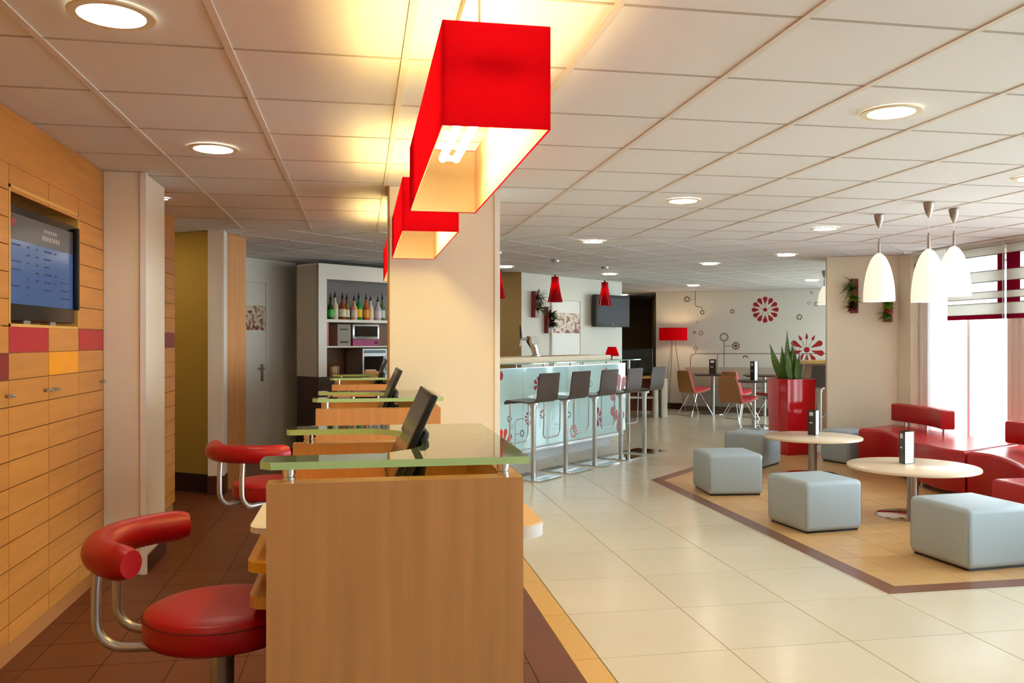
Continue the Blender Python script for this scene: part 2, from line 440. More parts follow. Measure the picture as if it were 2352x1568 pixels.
# screen in the niche
t = thing('wall_screen', 'black framed information screen recessed in the maple wall niche', 'screen', (WALLX - .03, 4.385, 1.473), R(-2))
b = MB().rbox(-.06, .02, -.41, .41, .0, .515, .012, 2).build('casing', black, t)
dsp = MB().box(.0205, .0215, -.37, .37, .075, .475).build('display', mat('lit blue display', (40, 52, 74), .15, emit=(74, 112, 168), estr=.42), t, 0)
MB().box(.0216, .022, -.37, .37, .36, .475).build('display_header', mat('grey display header', (54, 52, 54), .2, emit=(92, 86, 84), estr=.25), dsp, 0)
tx = MB()
random.seed(3)
for r_ in range(7):
    zz = .335 - r_ * .037
    for c0, ww in ((-.35, .11), (-.19, .03), (-.09, .03), (0.0, .10), (.13, .03)):
        if random.random() < .85: tx.box(.0217, .0221, c0, c0 + ww * random.uniform(.6, 1), zz, zz + .007)
tx.box(.0217, .0221, .2, .33, .12, .125).box(.0217, .0221, .2, .31, .16, .165).box(.0217, .0221, .2, .32, .2, .205)
tag(tx.build('display_rows', mat('navy display text', (44, 52, 92), .4), dsp, 0), kind='stuff')
hd = MB()
for k in range(8): hd.box(.0221, .0224, -.02 + k * .027, -.002 + k * .027, .39, .412)
for k in range(6): hd.box(.0221, .0224, .0 + k * .027, .016 + k * .027, .428, .444)
tag(hd.build('display_title', mat('pale display text', (150, 140, 134), .4, emit=(150, 140, 134), estr=.2), dsp, 0), kind='stuff')
MB().box(.0221, .0224, -.35, -.31, .42, .455).build('display_emblem', mat('red display emblem', (150, 60, 66), .4), dsp, 0)
MB().rbox(.02, .045, .383, .405, .07, .5, .004, 2).build('speaker_bar', dark, t)
for q in (-.2, .1): MB().box(.0, .012, q, q + .07, -.02, .03).build('bracket', steel, t, 0)

# column against the timber wall
col1 = struct('wall_column', MB().box(WALLX, -1.262, 5.305, 5.82, 0, CE), plaster, 'cream square column standing against the maple wall')
MB().box(-1.285, -1.252, 5.295, 5.325, 0, CE).build('corner_trim', white_paint, col1, 0)
MB().box(-1.27, -1.252, 5.33, 5.82, 0, .10).build('skirting', skirt, col1, 0)

# main pillar between the desks
pil = struct('wall_pillar', MB().box(.180, .897, 5.50, 5.93, 0, CE), plaster, 'big cream square pillar behind the reception desks')
MB().box(.868, .903, 5.494, 5.53, 0, CE).build('corner_trim', white_paint, pil, 0)
MB().box(.175, .90, 5.492, 5.935, 0, .1).build('skirting', skirt, pil, 0)
MB().box(.172, .182, 5.49, 5.52, 0, CE).build('dark_face_strip', mat('brown strip', (150, 110, 60), .4), pil, 0)  # thin brown strip stands for the pillar's dark left face

# back office recess
wy = wallbox('wall_ochre', (-2.9, 9.03), (-1.352, 8.02), 0, CE, .1, plaster_yel, 'ochre painted wall in the back office recess')
wallbox('baseboard_ochre', (-2.9, 9.018), (-1.35, 8.005), 0, .17, .02, skirt, 'dark skirting under the ochre wall')
wc = struct('wall_recess_end', MB().box(WALLX - 1.3, WALLX - .30, 7.15, 7.25, 0, CE), plaster, 'side of the back office recess')
po = struct('wall_post', MB().box(-1.352, -1.235, 7.93, 8.10, 0, CE), plaster, 'narrow cream post beside the ochre wall')
MB().box(-1.236, -1.215, 7.93, 8.12, .17, CE).build('jamb', white_paint, po, 0)
MB().box(-1.355, -1.21, 7.918, 8.12, 0, .17).build('skirting', skirt, po, 0)
wt = wallbox('wall_timber_return', (-1.235, 8.13), (-1.105, 8.56), 0, CE, .06, maple_v, 'narrow maple panelled wall return')
# door wall of the wing
DW = Vector((-1.62, 10.16)); DA = math.atan2(11.2 - 10.5, .55)
de = Vector((math.cos(DA), math.sin(DA)))
dend = DW + de * 1.29
wd = wallbox('wall_service', tuple(DW), tuple(dend), 0, CE, .12, plaster_w, 'white wall with the service door')
def wall_M(P, ang):
    """local x along wall, local y up, local z out of the wall towards the right-hand side of travel"""
    e = Vector((math.cos(ang), math.sin(ang), 0)); n = Vector((math.sin(ang), -math.cos(ang), 0))
    return Matrix(((e.x, 0, n.x, P[0]), (e.y, 0, n.y, P[1]), (0, 1, 0, 0), (0, 0, 0, 1)))
def door_on(name, P, ang, s0, s1, z1, label, handle_s, fr0, fr1, seed, hand=True):
    M = wall_M(P, ang)
    o = struct(name, MB().box(s0, s1, 0.01, z1, .002, .022, M), white_paint, label)
    w = .045
    MB().box(s0 - w, s0 - .006, 0, z1 + w, .0, .03, M).box(s1 + .006, s1 + w, 0, z1 + w, 0, .03, M).box(s0 - w, s1 + w, z1 + .006, z1 + w, 0, .03, M).build('door_frame', plaster_w, o, 0)
    me = MB().box(s0 + .004, s1 - .004, fr0, fr1, .0222, .0235, M).build('door_frieze', frieze, o, 0)
    me['label'] = 'printed frieze of red brown sketched figures'
    if hand:
        h = MB().box(handle_s - .02, handle_s + .02, .89, 1.10, .022, .03, M).build('door_plate', steel, o, 0)
        MB().tube([M @ Vector((handle_s, 1.05, .03)), M @ Vector((handle_s, 1.05, .065)), M @ Vector((handle_s - .10, 1.05, .065))], .011, 8).build('door_handle', steel, h)
    return o
# printed frieze: scribbled figures
frieze = bpy.data.materials.new('sketched frieze'); frieze.use_nodes = True
n = frieze.node_tree.nodes; l = frieze.node_tree.links; p = n['Principled BSDF']; p.inputs['Roughness'].default_value = .5
tc = n.new('ShaderNodeTexCoord'); nz = n.new('ShaderNodeTexNoise'); nz.inputs['Scale'].default_value = 9; nz.inputs['Detail'].default_value = 7; nz.inputs['Distortion'].default_value = 1.6
l.new(tc.outputs['Object'], nz.inputs['Vector'])
cr = n.new('ShaderNodeValToRGB'); e = cr.color_ramp.elements
e[0].position = .40; e[0].color = lin((132, 66, 52)); e[1].position = .50; e[1].color = lin((226, 214, 194))
e2_ = e.new(.445); e2_.color = lin((176, 118, 98))
l.new(nz.outputs['Fac'], cr.inputs['Fac']); l.new(cr.outputs['Color'], p.inputs['Base Color'])
sA, _, _ = on_wall(569, 800, DW, DA); sB, zt, _ = on_wall(607, 652, DW, DA)
door_on('door_1', DW, DA, sB - .86, sB, on_wall(590, 650, DW, DA)[1], 'white service door with a sketched frieze and steel lever', on_wall(598, 850, DW, DA)[0], on_wall(590, 758, DW, DA)[1], on_wall(590, 702, DW, DA)[1], 1)
sk = wallbox('baseboard_service', tuple(DW + Vector((de.y, -de.x)) * .012), tuple(dend + Vector((de.y, -de.x)) * .012), 0, .012, .012, skirt)

struct('wall_office', MB().box(-3.1, -2.95, 7.1, 13.4, 0, CE).box(-3.1, -1.7, 7.0, 7.15, 0, CE).box(-3.1, 2.4, 13.2, 13.35, 0, CE).box(2.25, 2.4, 12.25, 13.35, 0, CE), plaster, 'outer wall of the back office')
struct('wall_corridor_back', MB().box(2.2, 10.6, 20.4, 20.55, 0, CE).box(10.4, 10.55, 14.3, 20.4, 0, CE).box(2.2, 2.35, 13.35, 20.4, 0, CE), plaster, 'outer wall behind the corridor')
# bar back wall
BW = Vector((2.30, 12.07)); BWe = Vector((4.38, 13.83)); BA = math.atan2(BWe.y - BW.y, BWe.x - BW.x)
wb = wallbox('wall_bar', tuple(BW), tuple(BWe), 0, CE, .14, plaster_w, 'white wall behind the bar')
wtn = wallbox('wall_tan', (0.55, 12.42), (2.30, 12.07), 0, CE, .14, plaster_tan, 'tan wall left of the bar door')
s0 = on_wall(1268, 780, BW, BA)[0]; s1 = on_wall(1329, 780, BW, BA)[0]
door_on('door_2', BW, BA, s0, s1, on_wall(1300, 691, BW, BA)[1], 'cream door behind the bar with a sketched frieze', s0 + .1, on_wall(1300, 765, BW, BA)[1], on_wall(1300, 719, BW, BA)[1], 2, False)
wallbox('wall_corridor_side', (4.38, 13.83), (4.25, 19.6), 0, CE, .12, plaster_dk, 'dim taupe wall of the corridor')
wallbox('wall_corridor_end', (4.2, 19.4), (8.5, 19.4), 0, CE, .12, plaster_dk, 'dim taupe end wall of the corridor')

# mural wall
MW = Vector((5.95, 16.50)); MWe = Vector((9.9, 14.06)); MA = math.atan2(MWe.y - MW.y, MWe.x - MW.x)
wm = wallbox('wall_mural', tuple(MW), tuple(MWe), 0, CE, .14, plaster_w, 'white wall with printed red flowers')
nm = Vector((math.sin(MA), -math.cos(MA)))
wallbox('baseboard_mural', tuple(MW + nm * .014), tuple(MWe + nm * .014), 0, .12, .014, skirt, 'dark skirting under the mural wall')
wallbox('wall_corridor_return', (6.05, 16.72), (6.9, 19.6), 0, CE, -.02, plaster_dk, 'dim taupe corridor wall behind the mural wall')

# right pier and far right walls
PR = Vector((5.47, 9.24)); PRe = Vector((6.22, 8.92))
pier = struct('wall_pier', MB().prism([tuple(PR), tuple(PRe), (6.5, 9.35), (5.75, 9.75)], 0, CE), plaster, 'cream pier carrying two wall planters')
struct('wall_pier_strip', MB().box(6.19, 6.31, 8.70, 8.925, 0, CE), plaster, 'narrow cream wall strip beside the window')
struct('wall_right_return', MB().box(6.35, 10.6, 9.36, 9.5, 0, CE), plaster_w, 'white return wall of the dining corner')
struct('wall_right_far', MB().box(10.4, 10.55, 9.5, 10.0, 0, CE).box(10.4, 10.55, 13.6, 14.3, 0, CE).box(10.4, 10.55, 10.0, 13.6, 0, .15).box(10.4, 10.55, 10, 13.6, 2.3, CE), plaster_w, 'white wall around the dining corner window')
struct('wall_back', MB().box(-1.8, 6.6, -4.2, -4.05, 0, CE), plaster_w, 'white wall at the entrance end')

# ------------------------------------------------------------------ windows
frame_m = mat('white window frame', (238, 226, 218), .45)
wr = struct('wall_right', MB().box(WINX, WINX + .22, -4.1, -2.3, .0, CE).box(WINX, WINX + .22, -2.3, 8.72, 2.30, CE).box(WINX, WINX + .22, -2.3, 8.72, 0, .05), plaster, 'head and sill of the glazed lobby wall')
posts = [(8.40, 8.72), (7.10, 7.36), (5.75, 5.95), (4.4, 4.6), (3.05, 3.25), (1.7, 1.9), (.35, .55), (-1.0, -.8), (-2.35, -2.15)]
for a, b in posts:
    pm = MB().box(WINX - .02, WINX + .2, a, b, .05, 2.30)
    for k in range(3): pm.box(WINX - .035, WINX - .02, a + (b - a) * (.12 + .3 * k), a + (b - a) * (.26 + .3 * k), .05, 2.30)
    pm.build('mullion', frame_m, wr, 0)
wi = 1
for (a0, b0), (a1, b1) in zip(posts[1:], posts[:-1]):
    lo, hi = b0, a1
    o = struct('window_%d' % wi, MB().box(WINX + .06, WINX + .11, lo, lo + .04, .05, 2.30).box(WINX + .06, WINX + .11, hi - .04, hi, .05, 2.30)
               .box(WINX + .06, WINX + .11, lo, hi, .05, .10).box(WINX + .06, WINX + .11, lo, hi, 2.25, 2.30)
               .box(WINX + .06, WINX + .11, lo + .62 * (hi - lo) - .02, lo + .62 * (hi - lo) + .02, .05, 2.30), frame_m, 'tall white framed window of the lounge')
    MB().box(WINX + .08, WINX + .088, lo + .03, lo + .62 * (hi - lo), .08, 2.27).build('pane', pane_m, o, 0)
    MB().box(WINX + .08, WINX + .088, lo + .62 * (hi - lo), hi - .03, .08, 2.27).build('pane', pane_m, o, 0)
    wi += 1
o = struct('window_%d' % wi, MB().box(10.42, 10.5, 10.0, 10.06, .15, 2.3).box(10.42, 10.5, 13.54, 13.6, .15, 2.3).box(10.42, 10.5, 11.75, 11.83, .15, 2.3), frame_m, 'dining corner window frame')
MB().box(10.45, 10.458, 10.05, 13.55, .15, 2.3).build('pane', pane_m, o, 0)
struct('floor_terrace', MB().box(6.56, 40, -30, 40, -.2, -.06), mat('pale paving', (214, 210, 202), .8), 'pale paving outside the windows')
# ------------------------------------------------------------------ blinds and curtain
def blind(y0, y1, plum, label):
    t = thing('roman_blind', label, 'blind', (6.19, (y0 + y1) / 2, 1.60), 0, 'striped blinds at the lounge windows')
    h = (y1 - y0) / 2
    bands = [(.0, .045, 'hem'), (.045, .16, 'c'), (.16, .205, 's'), (.205, .276, 'c'), (.276, .373, 's'), (.373, .484, 'c'), (.484, .64, 's'), (.64, .73, 'c')]
    for a, b, k in bands:
        if k == 'c': MB().box(-.002, .002, -h, h, a, b).build('cloth_band', cream_blind, t, 0)
        elif k == 'hem': MB().box(-.003, .003, -h, h, a, b).build('hem', plum_cloth, t, 0)
        else:
            lo, hi = plum
            if lo > -h + .005: MB().box(-.001, .001, -h, lo, a, b).build('sheer_band', sheer, t, 0)
            if hi < h - .005: MB().box(-.001, .001, hi, h, a, b).build('sheer_band', sheer, t, 0)
            MB().box(-.0015, .0015, lo, hi, a, b).build('plum_band', plum_cloth, t, 0)
        MB().box(-.004, .004, -h, h, b - .003, b + .003).build('rod', mat('dark hem rod', (110, 60, 60), .5), t, 0)
    MB().box(-.02, .02, -h, h, .73, .757).build('head_rail', cream_blind, t, 0)
    return t
blind(7.27, 8.08, (-.405, -.315), 'striped blind with a narrow plum edge beside the cream pier')
blind(6.42, 7.24, (.24, .41), 'striped blind with a plum edge behind the nearer sofa backrest')
tag(MB().tube([(6.16, 7.255, 1.6), (6.16, 7.255, 2.36)], .004, 6).build('blind_cord', paper), 'thin white pull cord between the two blinds', 'cord')
o = MB().box(6.13, 6.26, -4, 8.7, CE - .022, CE - .003).build('curtain_rail', white_paint, None, 0); tag(o, 'white curtain rail along the ceiling above the windows', 'curtain rail')
cv = []
for k in range(60):
    y = 8.12 + .30 * k / 59; cv.append((6.2 + .018 * math.sin(k * .9), y))
cm = MB(); nn = len(cv)
cm.add([(x, y, .03) for x, y in cv] + [(x, y, 2.355) for x, y in cv], [(i, i + 1, nn + i + 1, nn + i) for i in range(nn - 1)])
tag(cm.build('sheer_curtain', sheer, None, 60), 'white sheer curtain hanging beside the pier', 'curtain')

# ------------------------------------------------------------------ lamps in the ceiling
down_e = emitter('downlight glow', (255, 244, 220), DOWN_L)
ring_m = MB().lathe([(.098, 0), (.125, 0), (.127, .006), (.098, .006), (.098, 0)], 32, None, False).mesh('rim', mat('cream metal rim', (236, 226, 196), .35))
disc_m = MB().lathe([(.097, .003), (.097, .006)], 32).mesh('lens', down_e)
def downlight(x, y, group, label):
    t = thing('downlight', label, 'downlight', (x, y, CE - .0085), 0, group)
    inst('rim', ring_m, t, (0, 0, 0)); inst('lens', disc_m, t, (0, 0, .0005))
DL = [(-.749, 2.752, 'above the nearer red reception stool'), (-.753, 4.576, 'above the maple wall column and farther red stool'), (-.75, .93, 'near the entrance end of the maple wall'), (-.75, -1.0, 'at the entrance end of the maple wall'),
      (2.273, 3.326, 'over the bare lobby floor beside the first box lamp'), (2.254, 5.69, 'over the lobby floor level with the pillar'), (2.291, 8.191, 'in front of the bar stools'), (4.051, 6.877, 'just behind the white bell pendants'),
      (2.27, .93, 'over the lobby floor near the entrance'), (2.27, -1.5, 'over the entrance mat area'), (4.05, 4.5, 'over the ottoman at the floor band corner'), (4.05, 2.1, 'over the floor before the lounge'), (4.05, -.4, 'over the floor by the entrance windows'),
      (4.86, 9.081, 'before the cream pier'), (4.434, 10.279, 'beside the last bar stool'), (1.907, 11.186, 'behind the bar next to the pillar'), (3.655, 12.15, 'in front of the wall television'), (5.88, 14.364, 'in front of the mural wall'), (7.3, 12.8, 'above the dining corner behind the pier'),
      (.5, 8.75, 'added out of sight behind the cream pillar as fill light'), (.85, 10.6, 'added unseen between the pillar and the back bar as fill light'), (-2.05, 7.65, 'added unseen to brighten the back office recess'), (-1.55, 9.3, 'added unseen behind the maple return to brighten the service door'), (5.6, 17.6, 'added unseen to lighten the dim corridor')]  # these last lamps are added out of sight to brighten the back areas
for x, y, w_ in DL:
    downlight(x, y, 'round recessed downlights', 'round recessed ceiling downlight ' + w_)
t = thing('halogen_spot', 'tiny halogen ceiling spot behind the cream wall column', 'spotlight', (-1.36, 6.25, CE - .008))
MB().lathe([(.03, 0), (.045, 0), (.045, .006), (.03, .006), (.03, 0)], 20, None, False).build('rim', steel, t)
MB().lathe([(.03, .002), (.03, .006)], 20).build('lens', down_e, t)

# red box lamps
tube_e = emitter('fluorescent tube glow', (255, 222, 140), TUBE_L)
def boxlamp(y0, y1, label):
    t = thing('box_lamp', label, 'pendant lamp', (.3215, (y0 + y1) / 2, 1.894), 0, 'red box lamps over the reception desks')
    w, L, h = .1315, (y1 - y0) / 2, .251
    def skin(q, z0, z1):
        c_ = [(-w + q, -L + q), (w - q, -L + q), (w - q, L - q), (-w + q, L - q)]
        return MB().add([(x, y, z) for z in (z0, z1) for x, y in c_], [(k, (k + 1) % 4, 4 + (k + 1) % 4, 4 + k) for k in range(4)])
    skin(0, 0, h).build('shade', red_shade, t, 0)
    skin(.004, .003, h - .003).build('lining', lining, t, 0)
    for q in (0, L * .55, -L * .55): MB().box(-w + .008, w - .008, q - .006, q + .006, h - .012, h - .004).build('cross_brace', white_paint, t, 0)
    MB().tube([(-.03, -L + .07, .15), (-.03, L - .30, .15)], .014, 12).build('tube', tube_e, t)
    MB().tube([(.02, -L + .07, .15), (.02, L - .30, .15)], .014, 12).build('tube', tube_e, t)
    for q in (-L + .05, L - .31): MB().box(-.04, .03, q, q + .012, .140, .160).build('tube_holder', white_paint, t, 0)
    MB().box(-.03, .03, -L * .75, L * .75, CE - 1.894 - .04, CE - 1.894 - .004).build('ceiling_rail', white_paint, t, 0)
    for s in (-.55, .55):
        MB().tube([(0, L * s, h - .012), (0, L * s, CE - 1.894 - .035)], .004, 6).build('rod', steel, t)
boxlamp(2.0, 3.36, 'long red box pendant lamp over the reception desk with the tall near end panel')
boxlamp(3.95, 5.30, 'long red box pendant lamp hanging in front of the cream pillar')
boxlamp(6.02, 7.35, 'long red box pendant lamp partly hidden behind the cream pillar')

# white glass pendants over the lounge
def bell(x, y, zb, zt, r, label, group):
    t = thing('glass_pendant', label, 'pendant lamp', (x, y, zb), 0, group)
    H = zt - zb
    prof = [(r, 0), (r * 1.0, H * .06), (r * .985, H * .2), (r * .93, H * .38), (r * .83, H * .56), (r * .69, H * .72), (r * .52, H * .85), (r * .34, H * .94), (r * .15, H * .99), (.012, H)]
    inner = [(max(a - .005, .006), b * .985) for a, b in prof]
    MB().lathe(prof + inner[::-1], 36, None, False).build('shade', opal, t, 60)
    MB().lathe([(.010, H - .002), (.011, H + .09), (.007, H + .095), (.007, H + .115)], 14).build('stem', chrome_d, t)
    top = CE - zb - .004
    MB().tube([(0, 0, H + .11), (0, 0, top - .05)], .0022, 6).build('cable', paper, t)
    MB().lathe([(.004, top - .105), (.018, top - .08), (.030, top - .045), (.037, top - .01), (.038, top)], 24).build('canopy', chrome_d, t)
    MB().lathe([(.02, .16), (.03, .2), (.02, .25)], 12).build('bulb', emitter('bulb glow', (255, 240, 205), 5), t)
bell(4.038, 6.065, 1.695, 2.077, .118, 'white bell glass pendant nearest the cream pier planters', 'white bell pendants over the lounge')
bell(4.035, 5.467, 1.664, 2.047, .118, 'white bell glass pendant hanging lowest of the trio', 'white bell pendants over the lounge')
bell(4.409, 5.686, 1.72, 2.098, .118, 'white bell glass pendant closest to the striped blinds', 'white bell pendants over the lounge')
bell(6.50, 11.05, 1.90, 2.16, .09, 'white pendant half hidden behind the cream pier', 'pendants of the dining corner')

# red bar pendants
red_tr = sheet('red pendant glass', (205, 8, 30), .55, .15, .5)
def redpend(x, y, label):
    t = thing('red_pendant', label, 'pendant lamp', (x, y, 1.86), 0, 'red pendants over the bar')
    prof = [(.094, 0), (.082, .05), (.070, .11), (.058, .18), (.047, .25), (.045, .31)]
    MB().lathe(prof + [(a - .003, b) for a, b in prof[::-1]], 28, None, False).build('shade', red_tr, t, 60)
    MB().lathe([(.0445, .296), (.0445, .31), (.012, .312), (.010, .335)], 20).build('cap', mat('dark red cap', (96, 14, 24), .4), t)
    MB().lathe([(.012, .15), (.022, .18), (.022, .2), (.012, .23)], 12).build('bulb', emitter('red pendant bulb', (255, 226, 190), 22), t)
    MB().tube([(0, 0, .33), (0, 0, CE - 1.86 - .02)], .003, 6).build('cable', paper, t)
    MB().lathe([(.045, CE - 1.86 - .03), (.05, CE - 1.86 - .02), (.05, CE - 1.86 - .004)], 20).build('canopy', steel, t)
redpend(1.50, 9.30, 'red conical bar pendant peeking out behind the cream pillar')
redpend(2.349, 10.118, 'red conical bar pendant in front of the bar door')
redpend(3.227, 10.95, 'red conical bar pendant in front of the wall television')

# ------------------------------------------------------------------ reception desks
def desk(yo, L, label, full=True):
    """local frame: x as world, y from the near end panel"""
    t = thing('reception_desk', label, 'reception desk', (0, yo, 0), 0, 'maple reception desks')
    xl, xr = -.244, .44
    H = 1.008
    MB().box(xl, xr, 0, .07, 0, H).build('end_panel', maple_v, t, 0)
    MB().box(xl, xr, L - .06, L, 0, H).build('end_panel', maple_v, t, 0)
    MB().box(xr - .05, xr, .072, L - .062, 0, H).build('front_panel', maple_v, t, 0)
    MB().box(xl + .15, xl + .18, .072, L - .062, 0, .66).build('modesty_panel', dbrown, t, 0)
    # worktops with a rounded outer corner
    def top(x0, z, th, m, nm, y0=.075, y1=None):
        y1 = y1 or L - .065
        r = .05
        MB().prism([(xr - .055, y0), (xr - .055, y1)] + arc(x0 + r, y1 - r, r, 90, 180, 6) + arc(x0 + r, y0 + r, r, 180, 270, 6), z - th, z).build(nm, m, t, 0)
    top(-.305, .784, .028, mat('worktop in lamp yellow', (238, 176, 40), .35), 'worktop')  # yellow lamp light on the wood is put into this colour
    top(-.30, .69, .032, maple_edge, 'keyboard_shelf')
    if full: top(-.302, .872, .016, white_lam, 'paper_tray', .10, .5)
    # counter ledge on the guest side
    r = .09
    MB().prism([(xr + .002, .38), ] + arc(.595 - r, .38 + r, r, -90, 0, 8) + arc(.595 - r, L - .05 - r, r, 0, 90, 8) + [(xr + .002, L - .05)], .745, .785).build('guest_ledge', mat('grey edged ledge', (206, 200, 194), .35), t)
    MB().prism([(xr + .002, .385), ] + arc(.59 - r, .385 + r, r, -90, 0, 8) + arc(.59 - r, L - .055 - r, r, 0, 90, 8) + [(xr + .002, L - .055)], .785, .789).build('ledge_top', mat('pale maple ledge', (214, 176, 124), .4), t)
    # U shaped glass top
    z0, z1 = 1.046, 1.066
    gl, gr = -.262, .455
    c = .03
    poly = [(gl, -.01 + c), (gl + c, -.01), (gr, -.01), (gr, L + .01), (gl + c, L + .01), (gl, L + .01 - c), (gl, L - .10), (gl + .01, L - .115), (.05, L - .115), (.12, L - .2), (.19, L - .3),
            (.19, .30), (.14, .2), (.06, .125), (gl + .01, .12), (gl, .11)]
    ge = MB(); n_ = len(poly)
    gf = MB()
    gf.add([(x, y, z1) for x, y in poly] + [(x, y, z0) for x, y in poly], [tuple(range(n_)), tuple(range(n_, 2 * n_))[::-1]])
    gt = gf.build('glass_top', glass_green, t, 0)
    ge.add([(x, y, z1) for x, y in poly] + [(x, y, z0) for x, y in poly], [(i, (i + 1) % n_, n_ + (i + 1) % n_, n_ + i) for i in range(n_)])
    tag(ge.build('glass_edge', glass_edge, gt, 0), 'polished green glass edge with caught lamp light put into its colour')
    st = MB().lathe([(.017, H), (.017, H + .012), (.014, H + .013), (.014, H + .018), (.017, H + .019), (.017, H + .0375)], 20).mesh('standoff', chrome)
    for x, y in ((xl + .055, .04), (xr - .05, .04), (xl + .055, L - .04), (xr - .05, L - .04), (xr - .03, L / 2)):
        inst('standoff', st, t, (x, y, 0))
    return t
desk(2.282, .93, 'maple reception desk with its tall plain end panel facing the room')
desk(4.73, .72, 'maple reception desk standing against the cream pillar', True)
desk(7.36, .85, 'maple reception desk beyond the cream pillar', False)
def monitor(y, label, sc_=1.0):
    t = thing('desk_monitor', label, 'monitor', (.09, y, .785), 0, 'flat monitors on the reception desks')
    MB().rbox(-.03, .13, -.11, .11, 0, .015, .006, 2).build('foot', black, t)
    MB().tube([(.08, 0, .01), (.11, 0, .22)], .022, 8).build('stand', black, t)
    a = R(24.5)
    M = Matrix.Translation((-.01, 0, .14)) @ Matrix.Rotation(a, 4, 'Y')
    MB().rbox(0, .022, -.255, .255, 0, .325, .006, 2, M).build('casing', black, t)
    MB().box(-.0008, .0005, -.24, .24, .022, .308, M).build('display', screen_dark, t, 0)
    MB().rbox(.02, .06, -.16, .16, .03, .21, .018, 2, M).build('rear_cover', black, t)
monitor(2.845, 'tilted black monitor on the reception desk with the tall end panel')
monitor(5.07, 'tilted black monitor on the reception desk against the pillar')
monitor(7.75, 'tilted black monitor on the desk beyond the pillar')
t = thing('desk_telephone', 'black desk telephone on the lower shelf of the reception desk', 'telephone', (-.2, 2.5, .691))
MB().prism([(-.06, 0), (.08, 0), (.08, .055), (-.06, .025)], -.08, .08, Matrix.Rotation(PI / 2, 4, 'X')).build('base', black, t)
MB().rbox(-.05, .0, -.075, .075, .04, .075, .012, 2).build('handset', black, t)
t = thing('card_box', 'small tan card box on the farthest reception desk', 'box', (.09, 8.14, 1.067), R(6))
MB().box(-.055, .055, -.04, .04, 0, .035).build('tray', mat('tan card', (196, 150, 96), .6), t, 0)
MB().box(-.045, .045, -.03, .03, .0355, .042).build('cards', paper, t, 0)

# reception stools
def rstool(x, y, rz, label):
    t = thing('reception_stool', label, 'stool', (x, y, 0), rz, 'red stools behind the reception desks')
    r = .215
    prof = [(.02, .535), (r - .012, .535), (r - .002, .545), (r, .56), (r, .598), (r - .004, .612), (r - .02, .620), (r - .07, .626), (.02, .629)]
    MB().lathe(prof, 48).build('seat', red_leather, t, 50)
    MB().lathe([(r + .001, .600), (r + .003, .602), (r + .001, .604)], 48, None, False).build('piping', mat('dark red seam', (120, 10, 20), .5), t)
    # backrest: fat sausage bent round the back (local -x)
    pa = []
    rr = []
    N = 26
    for i in range(N + 1):
        a = R(180 - 66 + 132 * i / N)
        pa.append((-.06 + .265 * math.cos(a), .265 * math.sin(a), .80)); rr.append(.047)
    rr[0] = rr[-1] = .036; rr[1] = rr[-2] = .045
    d0 = Vector(pa[0]) - Vector(pa[1]); 
    MB().tube(pa, rr, 20).build('backrest', red_leather, t, 60)
    for s in (-.075, .075):
        pth = [(-.318, s, .77), (-.325, s, .68), (-.325, s, .60)] + [(-.325 + .075 - .075 * math.cos(R(q)), s, .60 - .075 * math.sin(R(q))) for q in (15, 30, 45, 60, 75, 90)] + [(-.1, s, .525), (0, s, .525)]
        MB().tube(pth, .0135, 12).build('support_tube', steel, t)
    MB().lathe([(.034, .02), (.034, .53)], 20).build('column', steel, t)
    MB().lathe([(.21, 0), (.21, .008), (.19, .016), (.04, .028), (.034, .06)], 40).build('base_plate', chrome, t)
    MB().lathe([(.06, .505), (.12, .505), (.12, .534), (.06, .534)], 24).build('seat_mount', dark, t)
rstool(-.398, 2.565, R(-6), 'red upholstered swivel stool at the reception desk with the tall end panel')
rstool(-.475, 4.80, R(55), 'red upholstered swivel stool turned away beside the ochre wall')

# ------------------------------------------------------------------ back bar
CP = Vector((-.50, 10.35)); CA = R(38)
MC = wall_M(CP, CA)          # x along the front, y up, z towards the room
t = thing('back_bar_cabinet', 'white framed back bar cabinet with open shelves', 'cabinet')
def cb(name, m, *boxes):
    b = MB()
    for q in boxes: b.box(*q, MC)
    return b.build(name, m, t, 0)
Wc = 1.95
cb('side_panel', mat('greige laminate', (196, 182, 160), .5), (0, .012, .95, 2.30, -.45, -.002))
cb('frame', white_lam, (0, .12, .95, 2.30, -.04, 0), (.12, Wc, 2.13, 2.30, -.04, 0))
cb('top_panel', white_lam, (0.0, Wc, 2.30, 2.315, -.45, 0))
cb('back_panel', mat('grey back panel', (138, 132, 132), .6), (.013, Wc, 1.64, 2.29, -.45, -.43))
cb('back_panel', mat('brown back panel', (140, 108, 84), .6), (.013, Wc, .95, 1.64, -.45, -.43))
cb('shelf', white_lam, (.121, Wc, 1.61, 1.645, -.42, -.01))
cb('shelf', white_lam, (.121, Wc, 1.30, 1.318, -.42, -.01))
cb('base_unit', dbrown, (0, Wc, 0, .95, -.45, -.001))
cb('side_liner', pinkp, (.121, .16, 1.32, 1.61, -.41, -.02))
cb('side_liner', mat('pink edge', (226, 130, 170), .4), (.121, .13, 1.02, 1.30, -.41, -.02))
bott = [((40, 66, 34), (70, 190, 70), .0), ((232, 214, 170), (230, 226, 214), 0), ((150, 70, 50), (236, 224, 196), 0), ((110, 100, 30), (226, 216, 180), 0), ((238, 176, 150), (236, 216, 206), 0),
        ((20, 150, 60), (242, 190, 20), 0), ((190, 90, 30), (236, 170, 60), 0), ((226, 206, 190), (236, 214, 170), 0), ((196, 190, 216), (220, 214, 236), 0), ((90, 110, 50), (206, 216, 190), 0), ((170, 176, 150), (226, 226, 216), 0), ((150, 40, 30), (230, 200, 150), 0)]
nmz = ['dark green', 'clear pale', 'red brown', 'olive green', 'peach', 'bright green and yellow', 'amber', 'clear honey', 'lilac', 'moss green', 'grey green', 'deep red']
